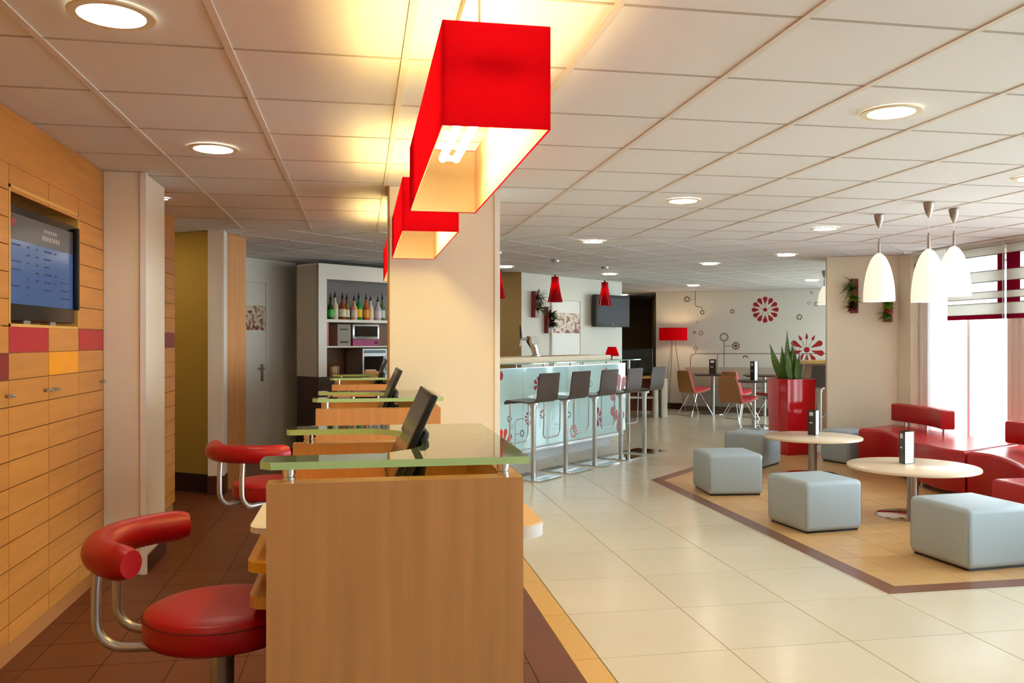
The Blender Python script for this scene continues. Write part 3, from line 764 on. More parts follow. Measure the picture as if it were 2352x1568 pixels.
for i, (cg, cl_, _) in enumerate(bott):
    s_, zz, mp = on_wall(774 + 13.6 * i, 735, CP, CA)
    p3 = MC @ Vector((s_ , 1.6455, -.13 - .03 * (i % 2)))
    tt = thing('liquor_bottle', '%s glass spirit bottle with a black pourer on the back bar shelf' % nmz[i], 'bottle', p3, 0, 'spirit bottles on the back bar')
    h = .245 + .03 * ((i * 7) % 4) / 3; r = .036 + .004 * (i % 3)
    gm = mat('bottle glass %s' % nmz[i], cg, .12)
    MB().lathe([(r * .92, 0), (r, .01), (r, h * .58), (r * .9, h * .66), (r * .42, h * .8), (.014, h * .86), (.013, h)], 18).build('body', gm, tt, 50)
    bo = tt.children[0]
    MB().lathe([(r + .0007, h * .14), (r + .0007, h * .5)], 18, None, False).build('bottle_label', mat('bottle label %s' % nmz[i], cl_, .6), bo)
    MB().lathe([(.015, h), (.017, h + .02), (.008, h + .035), (.004, h + .075)], 12).build('pourer', black, tt)
def on_cab(name, label, cat, s, z, d, group=None):
    p3 = MC @ Vector((s, z, d)); return thing(name, label, cat, p3, CA, group)
# toaster oven
s0, _, _ = on_wall(816, 770, CP, CA); s1, _, _ = on_wall(877, 770, CP, CA); w = s1 - s0
t2 = on_cab('toaster_oven', 'small steel toaster oven with a magenta control strip', 'oven', (s0 + s1) / 2, 1.3185, -.2)
MB().rbox(-w / 2, w / 2, -.15, .15, .085, .275, .008, 2).build('body', stain, t2)
cpn = MB().box(-w / 2, w / 2, -.15, .15, .0, .084).build('control_panel', purple, t2, 0)
MB().box(-w / 2 + .03, w / 2 - .03, -.156, -.1505, .115, .25).build('door_glass', oven_gl, t2, 0)
MB().tube([(-w / 2 + .05, -.17, .105), (w / 2 - .05, -.17, .105)], .006, 8).build('door_handle', chrome, t2)
MB().tube([(w / 2 - .05, -.15, .042), (w / 2 - .05, -.17, .042)], .016, 12).build('knob', dred_box, cpn)
# grey box beside
s0b, _, _ = on_wall(782, 770, CP, CA); s1b, _, _ = on_wall(813, 770, CP, CA)
t2 = on_cab('dishwasher_rack_box', 'grey ribbed metal box beside the toaster oven', 'box', (s0b + s1b) / 2, 1.3185, -.2)
MB().rbox(-(s1b - s0b) / 2, (s1b - s0b) / 2, -.14, .14, 0, .27, .005, 1).build('body', mat('grey enamel', (150, 140, 124), .45), t2)
MB().box(-.06, .06, -.146, -.1405, .04, .06).box(-.06, .06, -.146, -.1405, .20, .215).build('rib', dark, t2, 0)
# microwave
s0, _, _ = on_wall(836, 830, CP, CA); w = .40
t2 = on_cab('microwave_oven', 'stainless microwave oven with a dark door on the back bar', 'microwave', s0 + w / 2, .9515, -.2)
MB().rbox(-w / 2, w / 2, -.17, .17, .0, .335, .006, 1).build('body', stain, t2)
MB().box(-w / 2 + .03, w / 2 - .07, -.177, -.1705, .04, .235).build('door_glass', oven_gl, t2, 0)
MB().tube([(w / 2 - .045, -.19, .05), (w / 2 - .045, -.2, .14), (w / 2 - .045, -.19, .24)], .009, 8).build('door_handle', stain, t2)
MB().box(-w / 2 + .03, w / 2 - .03, -.176, -.1705, .275, .315).build('control_strip', mat('blue grey display strip', (120, 140, 150), .3), t2, 0)
for i, (xx, nm2) in enumerate(((777, 'left'), (787, 'middle'), (798, 'right'))):
    s_, _, _ = on_wall(xx, 855, CP, CA)
    t2 = on_cab('glass_jar', 'tan filled glass jar %s on the back bar counter' % ('next to the white cabinet frame', 'between two other jars', 'closest to the microwave')[i], 'jar', s_, .951, -.12 - .05 * i, 'jars on the back bar counter')
    MB().lathe([(.03, 0), (.033, .01), (.033, .1), (.028, .115)], 16).build('body', mat('tan jar', (196, 160, 110), .25), t2)
    MB().lathe([(.03, .116), (.03, .13)], 16).build('lid', mat('brown lid', (96, 64, 44), .5), t2)

# ------------------------------------------------------------------ bar counter
BP = Vector((1.0, 8.33)); B45 = PI / 4
MBAR = wall_M(BP, B45)        # x along bar, y up, z out to the stools
L0, L1 = -.35, 3.49
t = thing('bar_counter', 'bar counter with a pale aqua printed glass front and beech top', 'bar counter')
def bb(name, m, *boxes, par=None):
    b = MB()
    for q in boxes: b.box(*q, MBAR)
    return b.build(name, m, par or t, 0)
bb('core', white_lam, (L0, L1 - .02, .14, 1.04, -.42, -.02))
pan = [bb('front_panel', cyan_panel, (a + .002, b_ - .002, .20, 1.08, -.018, 0)) for a, b_ in ((L0, 1.05), (1.05, 2.27), (2.27, L1))]
bb('plinth', mat('pale grey plinth', (206, 206, 208), .3), (L0, L1 - .05, 0, .14, -.40, -.19))
bb('foot_rail', steel, (L0, L1 - .1, .165, .185, -.012, .014), (L0, L1 - .1, .145, .155, -.06, -.02))
bb('top_trim', steel, (L0, L1, 1.08, 1.09, -.03, .004))
bb('glass_shelf', mat('edge green shelf glass', (150, 200, 176), .05, trans=.8), (L0, L1 + .28, 1.125, 1.138, -.22, .09))
bb('bar_top', bar_wood, (L0, 3.17, 1.139, 1.20, -.55, -.05))
bb('inner_worktop', bar_wood, (L0, L1 - .1, .9, .93, -.75, -.43))
pm_ = MB().lathe([(.011, 0), (.011, .036)], 10).mesh('shelf_post', steel)
for s in (.25, .95, 1.5, 1.72, 2.1, 2.4, 3.0, 3.4):
    p3 = MBAR @ Vector((s, 1.0895, -.02)); inst('shelf_post', pm_, t, p3)
MB().tube([MBAR @ Vector((3.70, 0, -.06)), MBAR @ Vector((3.70, 1.124, -.06))], .02, 12).build('end_leg', steel, t)
# printed flowers
def petal(M, r0, r1, w, a, mb, th=.0012, z=0.0, tip=.5):
    """tear drop petal from radius r0 (pointed) to r1 (round)"""
    pts = []
    n_ = 10
    c_ = r1 - w
    pts.append((r0, 0.0))
    for k in range(n_ + 1):
        q = R(-100 + 200 * k / n_); pts.append((c_ + w * math.cos(q), w * math.sin(q)))
    ca, sa = math.cos(a), math.sin(a)
    mb.prism([(x * ca - y * sa, x * sa + y * ca) for x, y in pts], z, z + th, M)
def disc(M, cx, cyy, r, mb, z=0., th=.0012, n_=20):
    mb.prism([(cx + r * math.cos(2 * PI * k / n_), cyy + r * math.sin(2 * PI * k / n_)) for k in range(n_)], z, z + th, M)
def ring(M, r0, r1, mb, z=0., th=.0012, n_=24, a0=0, a1=360):
    for k in range(n_):
        a, b_ = R(a0 + (a1 - a0) * k / n_), R(a0 + (a1 - a0) * (k + 1) / n_)
        mb.prism([(r0 * math.cos(a), r0 * math.sin(a)), (r1 * math.cos(a), r1 * math.sin(a)), (r1 * math.cos(b_), r1 * math.sin(b_)), (r0 * math.cos(b_), r0 * math.sin(b_))], z, z + th, M)
def stroke(M, pts, w, mb, z=0., th=.001):
    for (x0, y0), (x1, y1) in zip(pts[:-1], pts[1:]):
        d = Vector((x1 - x0, y1 - y0)); 
        if d.length < 1e-6: continue
        d.normalize(); nn_ = Vector((-d.y, d.x)) * w / 2; e_ = d * w * .4
        mb.prism([(x0 - e_.x + nn_.x, y0 - e_.y + nn_.y), (x1 + e_.x + nn_.x, y1 + e_.y + nn_.y), (x1 + e_.x - nn_.x, y1 + e_.y - nn_.y), (x0 - e_.x - nn_.x, y0 - e_.y - nn_.y)], z, z + th, M)
class Wall:
    def __init__(s, P, ang, M, parent, off): s.P, s.a, s.M, s.par, s.off = P, ang, M, parent, off
    def at(s, x, y): q = on_wall(x, y, s.P, s.a); return q
    def mat(s, x, y): q = s.at(x, y); return s.M @ Matrix.Translation((q[0], q[1], s.off)), q[2]
def daisy(wl2, x, y, rpx, n_, m, name='flower_print', r0=.35, w=None, core=0, dots=False, rot=90):
    M, k = wl2.mat(x, y); r = rpx * k; mb = MB()
    w_ = (w or 1.55 / n_) * r
    for i in range(n_): petal(M, r * r0, r, min(w_, r * .3), R(rot + 360 * i / n_), mb)
    if core: disc(M, 0, 0, core * k, mb)
    if dots:
        for i in range(5): disc(M, r * .33 * math.cos(R(90 + 72 * i)), r * .33 * math.sin(R(90 + 72 * i)), r * .035, mb)
    return mb.build(name, m, wl2.par, 0)
def ringp(wl2, x, y, rpx, m, t_=.3, a0=0, a1=360):
    M, k = wl2.mat(x, y); r = rpx * k; mb = MB(); ring(M, r * (1 - t_), r, mb, a0=a0, a1=a1); return mb.build('ring_print', m, wl2.par, 0)
def linep(wl2, pts, wpx, m):
    pp = [wl2.at(x, y) for x, y in pts]; mb = MB(); k = pp[0][2]
    stroke(wl2.M @ Matrix.Translation((0, 0, wl2.off)), [(q[0], q[1]) for q in pp], wpx * k, mb); return mb.build('stem_print', m, wl2.par, 0)
bwall = Wall(BP, B45, MBAR, t, .0008)
daisy(bwall, 1236, 883, 19, 6, decal_red, r0=.12, core=1.5)
daisy(bwall, 1215, 960, 17, 10, decal_red, r0=.35)
daisy(bwall, 1246, 951, 11, 7, decal_red, r0=.3)
daisy(bwall, 1317, 990, 16, 12, decal_org, r0=.4)
daisy(bwall, 1373, 957, 22, 6, decal_red, r0=.12, core=1.5)
daisy(bwall, 1392, 852, 9, 7, decal_red, r0=.25)
ringp(bwall, 1170, 962, 8, decal_dk); ringp(bwall, 1199, 995, 8, decal_dk); ringp(bwall, 1250, 861, 5, decal_gr); ringp(bwall, 1176, 980, 5, decal_gr, .2)
ringp(bwall, 1307, 952, 7, decal_dk); ringp(bwall, 1228, 911, 3.5, decal_gr); ringp(bwall, 1357, 881, 7, decal_gr, .2); ringp(bwall, 1367, 992, 4, decal_gr)
linep(bwall, [(1183, 1036), (1183, 972), (1186, 965), (1193, 962), (1204, 961)], 1.6, decal_gr)
linep(bwall, [(1183, 997), (1192, 996)], 1.4, decal_gr)
linep(bwall, [(1317, 975), (1317, 925)], 1.4, decal_gr)
M, k = bwall.mat(1149, 863); mb = MB(); disc(M, 0, 0, 11 * k, mb); mb.build('dot_print', decal_red, t, 0)
M, k = bwall.mat(1155, 1028); mb = MB()
for a in (38, 74, 102, 150): petal(M, 12 * k, 44 * k, 7 * k, R(a), mb)
mb.build('flower_print', decal_org, t, 0)
M, k = bwall.mat(1421, 925); mb = MB()
for a in (62, 90, 118, 150, 210, 240, 270, 300): petal(M, 16 * k, (66 if a in (62, 90, 118, 270) else 44) * k, 11 * k, R(a), mb)
mb.build('flower_print', mat('rosewood print', (178, 60, 60), .4), t, 0)

# bar stools
def barstool(loc, rz, label, group='dark shell bar stools'):
    t = thing('bar_stool', label, 'bar stool', loc, rz, group)
    prof = [(.215, .742), (.213, .762), (.195, .775), (.10, .770), (-.05, .764), (-.12, .768), (-.155, .785), (-.172, .815), (-.182, .88), (-.192, .98), (-.205, 1.06)]
    MB().strip(prof[::-1], [.185, .19, .192, .192, .192, .192, .192, .195, .195, .195, .19], .012).build('seat_shell', brown_shell, t, 60)
    MB().lathe([(.026, .012), (.026, .70), (.034, .70), (.034, .735), (.06, .737), (.06, .757)], 20).build('column', steel, t)
    MB().rbox(-.21, .21, -.21, .21, 0, .011, .003, 1).build('base_plate', chrome, t)
    lp = [(.165, -.165, .755), (.175, -.165, .42)] + [(.177, -.165 + .055 - .055 * math.cos(R(q)), .40 - .055 * math.sin(R(q))) for q in (0, 22, 45, 67, 90)] + \
         [(.177, .165 - .055 + .055 * math.sin(R(q)), .40 - .055 * math.cos(R(q))) for q in (0, 22, 45, 67, 90)] + [(.175, .165, .42), (.165, .165, .755)]
    MB().tube(lp, .008, 8).build('foot_loop', steel, t)
    return t
bs = barstool((1.713, 8.35, 0), R(135), 'first dark shell bar stool from the cream pillar')
for i, nm2 in enumerate(('second', 'third', 'fourth', 'fifth')):
    j = i + 1
    dup(bs, (1.713 + .442 * j, 8.35 + .431 * j, 0), R(135), '%s dark shell bar stool from the cream pillar' % nm2)

# things on and behind the bar
p3 = MBAR @ Vector((on_wall(1418, 822, BP, B45)[0] + .02, 1.139, -.09))
t = thing('table_lamp', 'small red shaded table lamp on the end of the bar', 'table lamp', p3)
MB().rbox(-.09, .09, -.06, .06, 0, .022, .004, 1, Matrix.Rotation(B45, 4, 'Z')).build('base', white_lam, t)
MB().cyl(0, 0, .022, .05, .01, 10).build('stem', black, t)
pr = [(.095, .045), (.055, .165)]
MB().lathe(pr + [(a - .003, b_) for a, b_ in pr[::-1]], 28, None, False).build('shade', red_shade, t)
MB().lathe([(.012, .06), (.02, .09), (.012, .12)], 10).build('bulb', emitter('table lamp bulb', (255, 220, 170), 10), t)
s_, _, k = on_wall(1228, 818, BP, B45)
p3 = MBAR @ Vector((s_ + .52, 1.2005, -.32))
t = thing('beer_tap', 'chrome beer tap tower on the bar top', 'beer tap', p3, R(8)); t.scale = (1.2, 1.2, 1.2)
MB().lathe([(.045, 0), (.045, .012), (.03, .02)], 20).build('base', chrome, t)
MB().tube([(.0, 0, .01), (-.02, 0, .08), (-.05, 0, .15), (-.055, 0, .20)], [.03, .034, .05, .045], 16).build('tower', chrome, t)
MB().tube([(-.03, -.045, .155), (-.03, -.06, .155)], .045, 24).build('emblem_disc', paper, t)
MB().tube([(-.09, 0, .17), (-.16, 0, .17)], .012, 10).build('spout_body', steel, t)
MB().tube([(-.16, 0, .17), (-.175, 0, .10)], .009, 8).build('spout', steel, t)
MB().tube([(-.155, 0, .17), (-.16, 0, .22), (-.165, 0, .30)], [.008, .011, .009], 10).build('tap_handle', black, t)
# television on the bar wall
MBW = wall_M(BW, BA)
sL, zT, k = on_wall(1358, 674, BW, BA); sR, zB, k2 = on_wall(1427, 756, BW, BA)
p3 = MBW @ Vector(((sL + sR) / 2 - .1, 0, .16))
t = thing('wall_television', 'grey screened television mounted on the white bar wall', 'television', (p3.x, p3.y, zB + .03), BA - R(6))
wv = (sR - sL) / 2 * .96; hv = 1.99 - zB
hv = on_wall(1400, 680, BW, BA)[1] - (zB + .03)
MB().rbox(-wv, wv, -.04, .05, 0, hv, .012, 2).build('casing', dark, t)
MB().box(-wv + .05, wv - .05, -.0425, -.0405, .07, hv - .05).build('display', screen_bar, t, 0)
MB().box(-.01, .01, -.0425, -.0405, .03, .04).build('maker_badge', paper, t, 0)
MB().box(-.15, .15, .05, .13, hv * .3, hv * .7).build('wall_bracket', black, t, 0)

# ------------------------------------------------------------------ wall planters
def tuft(n_, L, w, m, name, par, loc, dirv, spread, seed):
    rnd = random.Random(seed); mb = MB()
    d0 = Vector(dirv).normalized()
    for i in range(n_):
        d = (d0 + Vector((rnd.uniform(-1, 1), rnd.uniform(-1, 1), rnd.uniform(-.8, 1))) * spread).normalized()
        l_ = L * rnd.uniform(.65, 1.1); sd = d.cross(Vector((rnd.uniform(-.3, .3), rnd.uniform(-.3, .3), 1))).normalized() * w
        p0 = Vector(loc); p1 = p0 + d * l_ * .55 + Vector((0, 0, .01)); p2 = p0 + d * l_ - Vector((0, 0, l_ * .15))
        up = d.cross(sd).normalized() * .0015
        v = [p0 - sd * .4, p0 + sd * .4, p1 + sd, p1 - sd, p2, p0 - up * 1, p1 - up, p2 - up]
        mb.add(v, [(0, 1, 2, 3), (3, 2, 4), (5, 6, 0), (0, 6, 3), (6, 7, 4), (6, 4, 3), (1, 5, 6), (1, 6, 2)])
    return mb.build(name, m, par, 0)
def planter(P, ang, x, y0, y1, wpx, label, plants, seed):
    s_, zt, k = on_wall(x, y0, P, ang); _, zb, _ = on_wall(x, y1, P, ang)
    M = wall_M(P, ang); p3 = M @ Vector((s_, 0, .005))
    w2 = wpx * k / 2
    t = thing('wall_planter', label, 'wall planter', (p3.x, p3.y, zb), ang, 'wall planters with small plants')
    h = zt - zb
    MB().rbox(-w2, w2, -.075, 0, 0, h, .004, 1).build('box', dred_box, t)
    for i, (fz_, m, n_, L, w_, dx) in enumerate(plants):
        MB().lathe([(.03, 0), (.03, .006)], 12, Matrix.Translation((0, -.0755, h * fz_)) @ Matrix.Rotation(PI / 2, 4, 'X')).build('opening', soil, t)
        tuft(n_, L, w_, m, 'foliage', t, (0, -.075, h * fz_), (dx, -.7, .1), .75, seed + i)
    return t
planter(BW, BA, 1224, 669, 729, 15, 'oxblood wall planter with spiky plants and a yellow orchid on the white bar wall',
        [(.75, leaf_g, 30, .21, .013, .9), (.35, leaf_g, 30, .22, .013, 1.0), (.38, flower_y, 8, .06, .012, -.5)], 11)
planter(BW, BA, 1254, 705, 765, 15, 'oxblood wall planter with rounded leaves beside the bar door',
        [(.65, leaf_g, 34, .16, .024, 1.0), (.3, leaf_g, 34, .16, .022, 1.0)], 21)
PA = math.atan2(PRe.y - PR.y, PRe.x - PR.x)
planter(PR, PA, 1960, 641, 719, 17, 'tall oxblood wall planter with three small plants on the cream pier',
        [(.72, leaf_g, 34, .21, .013, -.9), (.38, leaf_l, 34, .10, .028, 0), (.18, leaf_r, 34, .17, .015, -.5)], 31)
planter(PR, PA, 2038, 662, 739, 17, 'wall planter with pink flowers partly behind a white bell pendant',
        [(.46, leaf_l, 34, .10, .028, -.2), (.32, flower_r, 30, .09, .018, -.3), (.16, leaf_g, 32, .16, .013, -.6)], 41)
# round sensor on the pier strip
t = thing('smoke_sensor', 'small dark round sensor high on the cream strip by the window', 'sensor', (6.25, 8.69, 2.24))
MB().lathe([(.02, 0), (.028, .01), (.022, .04)], 16, Matrix.Rotation(PI / 2, 4, 'X')).build('body', chrome_d, t)

# ------------------------------------------------------------------ mural prints
MM = wall_M(MW, MA)
mw = Wall(MW, MA, MM, wm, .0008)
daisy(mw, 1757.5, 711, 30, 12, decal_red, r0=.42, w=.17, core=4.5, dots=True)
daisy(mw, 1578, 687, 7.5, 7, decal_dk, r0=.25); daisy(mw, 1682, 715, 5.5, 7, decal_dk, r0=.3); daisy(mw, 1836, 728, 7, 7, decal_dk, r0=.3)
daisy(mw, 1663, 774, 10.5, 12, decal_dk, r0=.45); daisy(mw, 1690, 794, 9.5, 10, decal_dk, r0=.5, core=3); daisy(mw, 1598, 800, 5.5, 7, decal_gr, r0=.3)
ringp(mw, 1690, 794, 6, decal_red, .2); ringp(mw, 1613, 717, 5, decal_dk, .35); ringp(mw, 1610, 765, 5, decal_gr); ringp(mw, 1601, 740, 2.5, decal_gr); ringp(mw, 1595, 763, 3, decal_gr, .6)
ringp(mw, 1858, 696, 3.5, decal_gr); ringp(mw, 1875, 698, 5, decal_gr, .4, 60, 300); ringp(mw, 1864, 672, 3, decal_gr, .4); ringp(mw, 1752, 850, 5, decal_dk, .3, 0, 180); ringp(mw, 1712, 822, 6, decal_dk, .35, 0, 180)
linep(mw, [(1597, 667), (1597, 700), (1600, 704), (1611, 705), (1613, 711)], 1.6, decal_gr)
linep(mw, [(1587, 687), (1597, 687)], 1.0, decal_gr)
linep(mw, [(1586, 856), (1586, 822), (1589, 815), (1597, 812), (1900, 812)], 1.8, decal_gr)
linep(mw, [(1648, 812), (1648, 852)], 1.6, decal_gr); linep(mw, [(1663, 785), (1663, 852)], 1.6, decal_gr); linep(mw, [(1663, 797), (1667, 794), (1680, 794)], 1.2, decal_gr); linep(mw, [(1598, 806), (1598, 812)], 1.2, decal_gr)
M, k = mw.mat(1853, 803); mb = MB(); disc(M, 0, 0, 6.5 * k, mb)
for a in (28, -14, 152, 194):
    petal(M, 9 * k, 38 * k, 6.5 * k, R(a), mb)
for a in (235, 270, 305): petal(M, 9 * k, 30 * k, 5 * k, R(a), mb)
for a in (62, 90, 118):
    ca, sa = math.cos(R(a)), math.sin(R(a))
    mb.prism([((x * ca - y * sa) * k, (x * sa + y * ca) * k) for x, y in ((24, 0), (27, -3), (31, -2.5), (39, 0), (31, 2.5), (27, 3))], 0, .0012, M)
    stroke(M, [(9 * k * ca, 9 * k * sa), (25 * k * ca, 25 * k * sa)], .8 * k, mb)
mb.build('flower_print', decal_red, wm, 0)

# ------------------------------------------------------------------ lounge
def ottoman(x, y, rz, s, h, label):
    t = thing('ottoman', label, 'ottoman', (x, y, .0015), rz, 'pale blue grey cube ottomans')
    MB().rbox(-s / 2, s / 2, -s / 2, s / 2, .012, h, .035, 5).build('cushion', grey_leather, t, 60)
    q = s / 2 - .025
    MB().box(-q, q, -q, q, 0, .016).build('base', black, t, 0)
    b = MB()
    for a, c_ in ((-1, -1), (1, -1), (1, 1), (-1, 1)):
        e_ = s / 2 - .0095; b.tube([(a * e_, c_ * e_, .05), (a * e_, c_ * e_, h - .05)], .0022, 6)
    b.build('seam', mat('grey seam', (130, 142, 150), .6), t)
ottoman(3.79, 4.74, R(5), .50, .375, 'pale grey cube ottoman at the corner of the maroon floor band')
ottoman(3.335, 5.82, R(6), .485, .37, 'pale grey cube ottoman beside the round table with the printed menu')
ottoman(3.315, 7.295, R(-5.5), .50, .37, 'pale grey cube ottoman with its flank turned square to the floor band')
ottoman(4.32, 8.83, R(40), .47, .37, 'pale grey cube ottoman turned diagonally in front of the red planter')
ottoman(5.465, 8.83, R(16.5), .40, .37, 'pale grey cube ottoman tucked between the red sofa and the cream pier')
def ctable(x, y, label):
    t = thing('coffee_table', label, 'coffee table', (x, y, .0015), 0, 'round lounge tables')
    MB().lathe([(.475, .375), (.485, .38), (.485, .395), (.48, .40)], 64).build('tabletop', table_top, t, 50)
    MB().lathe([(.042, .012), (.042, .36), (.12, .362), (.12, .374)], 28).build('column', chrome_d, t)
    MB().lathe([(.27, 0), (.27, .006), (.26, .010), (.05, .014)], 48).build('base_plate', chrome, t)
ctable(4.28, 5.99, 'round pale coffee table on a steel column beside the red sofa')
ctable(4.585, 8.02, 'round pale coffee table in front of the red planter')

def loft(front, back, z0, z1, m, name, par, bev=.03):
    """upholstered slab between two plan curves with softened top edge"""
    ol = front + back[::-1]
    n_ = len(ol)
    cx = sum(p[0] for p in ol) / n_; cyy = sum(p[1] for p in ol) / n_
    def off(d):
        out = []
        for i in range(n_):
            a, b_, c_ = Vector(ol[i - 1]), Vector(ol[i]), Vector(ol[(i + 1) % n_])
            e_ = ((b_ - a).normalized() + (c_ - b_).normalized()); 
            if e_.length < 1e-6: e_ = (c_ - b_)
            e_.normalize(); nn_ = Vector((-e_.y, e_.x))
            if nn_.dot(Vector((cx, cyy)) - b_) < 0 and False: nn_ = -nn_
            out.append(tuple(b_ + nn_ * d * sgn))
        return out
    ar = sum(ol[i][0] * ol[(i + 1) % n_][1] - ol[(i + 1) % n_][0] * ol[i][1] for i in range(n_))
    sgn = 1 if ar > 0 else -1
    rings = [(bev * .4, z0), (0, z0 + bev * .5), (0, z1 - bev)] + [(bev * (1 - math.cos(R(q))), z1 - bev + bev * math.sin(R(q))) for q in (30, 60, 90)] + [(bev * 1.3, z1)]
    v = []; f = []
    for d, z in rings: v += [(x, y, z) for x, y in off(d)]
    for i in range(len(rings) - 1):
        for k_ in range(n_):
            a, b_ = i * n_ + k_, i * n_ + (k_ + 1) % n_; f.append((a, b_, b_ + n_, a + n_))
    mm = (len(rings) - 1) * n_
    for i in range(n_ // 2 - 1):
        f.append((mm + i, mm + i + 1, mm + n_ - 2 - i, mm + n_ - 1 - i)); f.append((n_ - 1 - i, n_ - 2 - i, i + 1, i))
    return MB().add(v, f).build(name, m, par, 40)
def smooth(pts, k=5):
    out = []
    P = [Vector(p) for p in pts]
    for i in range(len(P) - 1):
        p0, p1, p2, p3_ = P[max(i - 1, 0)], P[i], P[i + 1], P[min(i + 2, len(P) - 1)]
        for j in range(k):
            u = j / k
            out.append(tuple(.5 * ((2 * p1) + (p2 - p0) * u + (2 * p0 - 5 * p1 + 4 * p2 - p3_) * u * u + (3 * p1 - p0 - 3 * p2 + p3_) * u ** 3)))
    out.append(tuple(P[-1])); return out
def sofa(front, back, legs, rest, rest_legs, label):
    t = thing('lounge_sofa', label, 'sofa', (0, 0, .0015), 0, 'curved red window sofas')
    loft(smooth(front), smooth(back), .05, .42, red_sofa, 'seat', t)
    lm = MB().cyl(0, 0, 0, .055, .018, 12).mesh('leg', steel)
    for x, y in legs: inst('leg', lm, t, (x, y, 0))
    if rest:
        f_, b_ = smooth(rest), None
        P = [Vector(p) for p in f_]; bk = []
        for i, p in enumerate(P):
            e_ = (P[min(i + 1, len(P) - 1)] - P[max(i - 1, 0)]).normalized(); bk.append(tuple(p + Vector((-e_.y, e_.x)) * .13 * (1 if True else 0)))
        loft(f_, bk, .475, .67, red_sofa, 'backrest', t, .025)
        pm2 = MB().cyl(0, 0, .419, .48, .014, 10).mesh('backrest_post', steel)
        for x, y in rest_legs: inst('backrest_post', pm2, t, (x, y, 0))
    return t
sofa([(5.36, 8.42), (5.50, 8.30), (5.45, 8.0), (5.33, 7.65), (5.18, 7.15), (5.12, 6.80), (5.17, 6.53)], [(6.05, 8.80), (6.08, 8.4), (6.08, 8.0), (6.08, 7.6), (6.06, 7.2), (6.04, 6.95), (6.04, 6.90)],
     [(5.45, 8.33), (5.25, 7.2), (5.26, 6.66), (5.95, 8.6), (5.95, 7.1)],
     [(5.84, 7.72), (5.93, 8.0), (5.97, 8.4), (5.96, 8.72)][::-1], [(5.93, 7.8), (5.99, 8.15), (6.02, 8.55)], 'curved crimson window sofa next to the cream pier')
sofa([(5.18, 6.51), (5.25, 6.36), (5.2, 6.12), (5.07, 5.83), (4.95, 5.62), (4.90, 5.45)], [(6.03, 6.87), (6.05, 6.5), (6.06, 6.1), (6.06, 5.8), (6.06, 5.6), (6.06, 5.4)],
     [(5.30, 6.43), (5.02, 5.55), (5.95, 6.7), (5.95, 5.5)],
     [(5.66, 5.6), (5.70, 6.1), (5.66, 6.64)][::-1], [(5.74, 6.45), (5.76, 5.8)], 'curved crimson window sofa joined to the one by the pier')
t = thing('lounge_bench', 'low crimson bench on steel legs behind the corner ottoman', 'bench', (0, 0, .0015))
loft([(4.43, 5.32), (4.42, 4.9), (4.44, 4.3), (4.46, 3.9)], [(5.0, 5.33), (5.0, 4.9), (5.0, 4.3), (5.0, 3.9)], .24, .40, red_sofa, 'seat', t)
lm = MB().cyl(0, 0, 0, .245, .018, 12).mesh('leg', steel)
for x, y in ((4.55, 5.15), (4.9, 5.15), (4.55, 4.05), (4.9, 4.05)): inst('leg', lm, t, (x, y, 0))

def menu(x, y, z, rz, label, h=.255, w=.105):
    t = thing('menu_stand', label, 'menu stand', (x, y, z), rz, 'menu stands on the tables')
    for k_ in range(3):
        a = R(120 * k_)
        M = Matrix.Rotation(a, 4, 'Z') @ Matrix.Translation((0, -.03, 0))
        cvr = MB().box(-w / 2, w / 2, -.002, 0, .004, h, M).build('cover' if k_ != 1 else 'price_card', photo_dk if k_ != 1 else paper, t, 0)
        e_ = MB().box(-w / 2 - .002, -w / 2 + .002, -.004, .002, 0, h + .004, M).box(w / 2 - .002, w / 2 + .002, -.004, .002, 0, h + .004, M).box(-w / 2, w / 2, -.004, .002, 0, .004, M).box(-w / 2, w / 2, -.004, .002, h, h + .004, M)
        e_.build('frame', black, t, 0)
        if k_ == 1:
            pr_ = MB()
            for q in range(7): pr_.box(-w * .38, -w * .38 + w * (.4 + .3 * ((q * 5) % 3) / 2), -.0028, -.002, h * (.22 + .1 * q), h * (.22 + .1 * q) + .003, M)
            tag(pr_.build('printed_lines', ink, cvr, 0), kind='stuff')
        else:
            MB().box(-w * .33, w * .2, -.0028, -.002, h * .78, h * .93, M).build('cover_patch', paper, cvr, 0)
            MB().box(-w * .33, w * .1, -.0028, -.002, h * .47, h * .52, M).build('cover_title', paper, cvr, 0)
    return t
menu(4.30, 6.10, .4015, R(255), 'menu stand showing its white price card on the coffee table by the red sofa')
menu(4.66, 8.12, .4015, R(282), 'dark menu stand on the coffee table before the red planter')

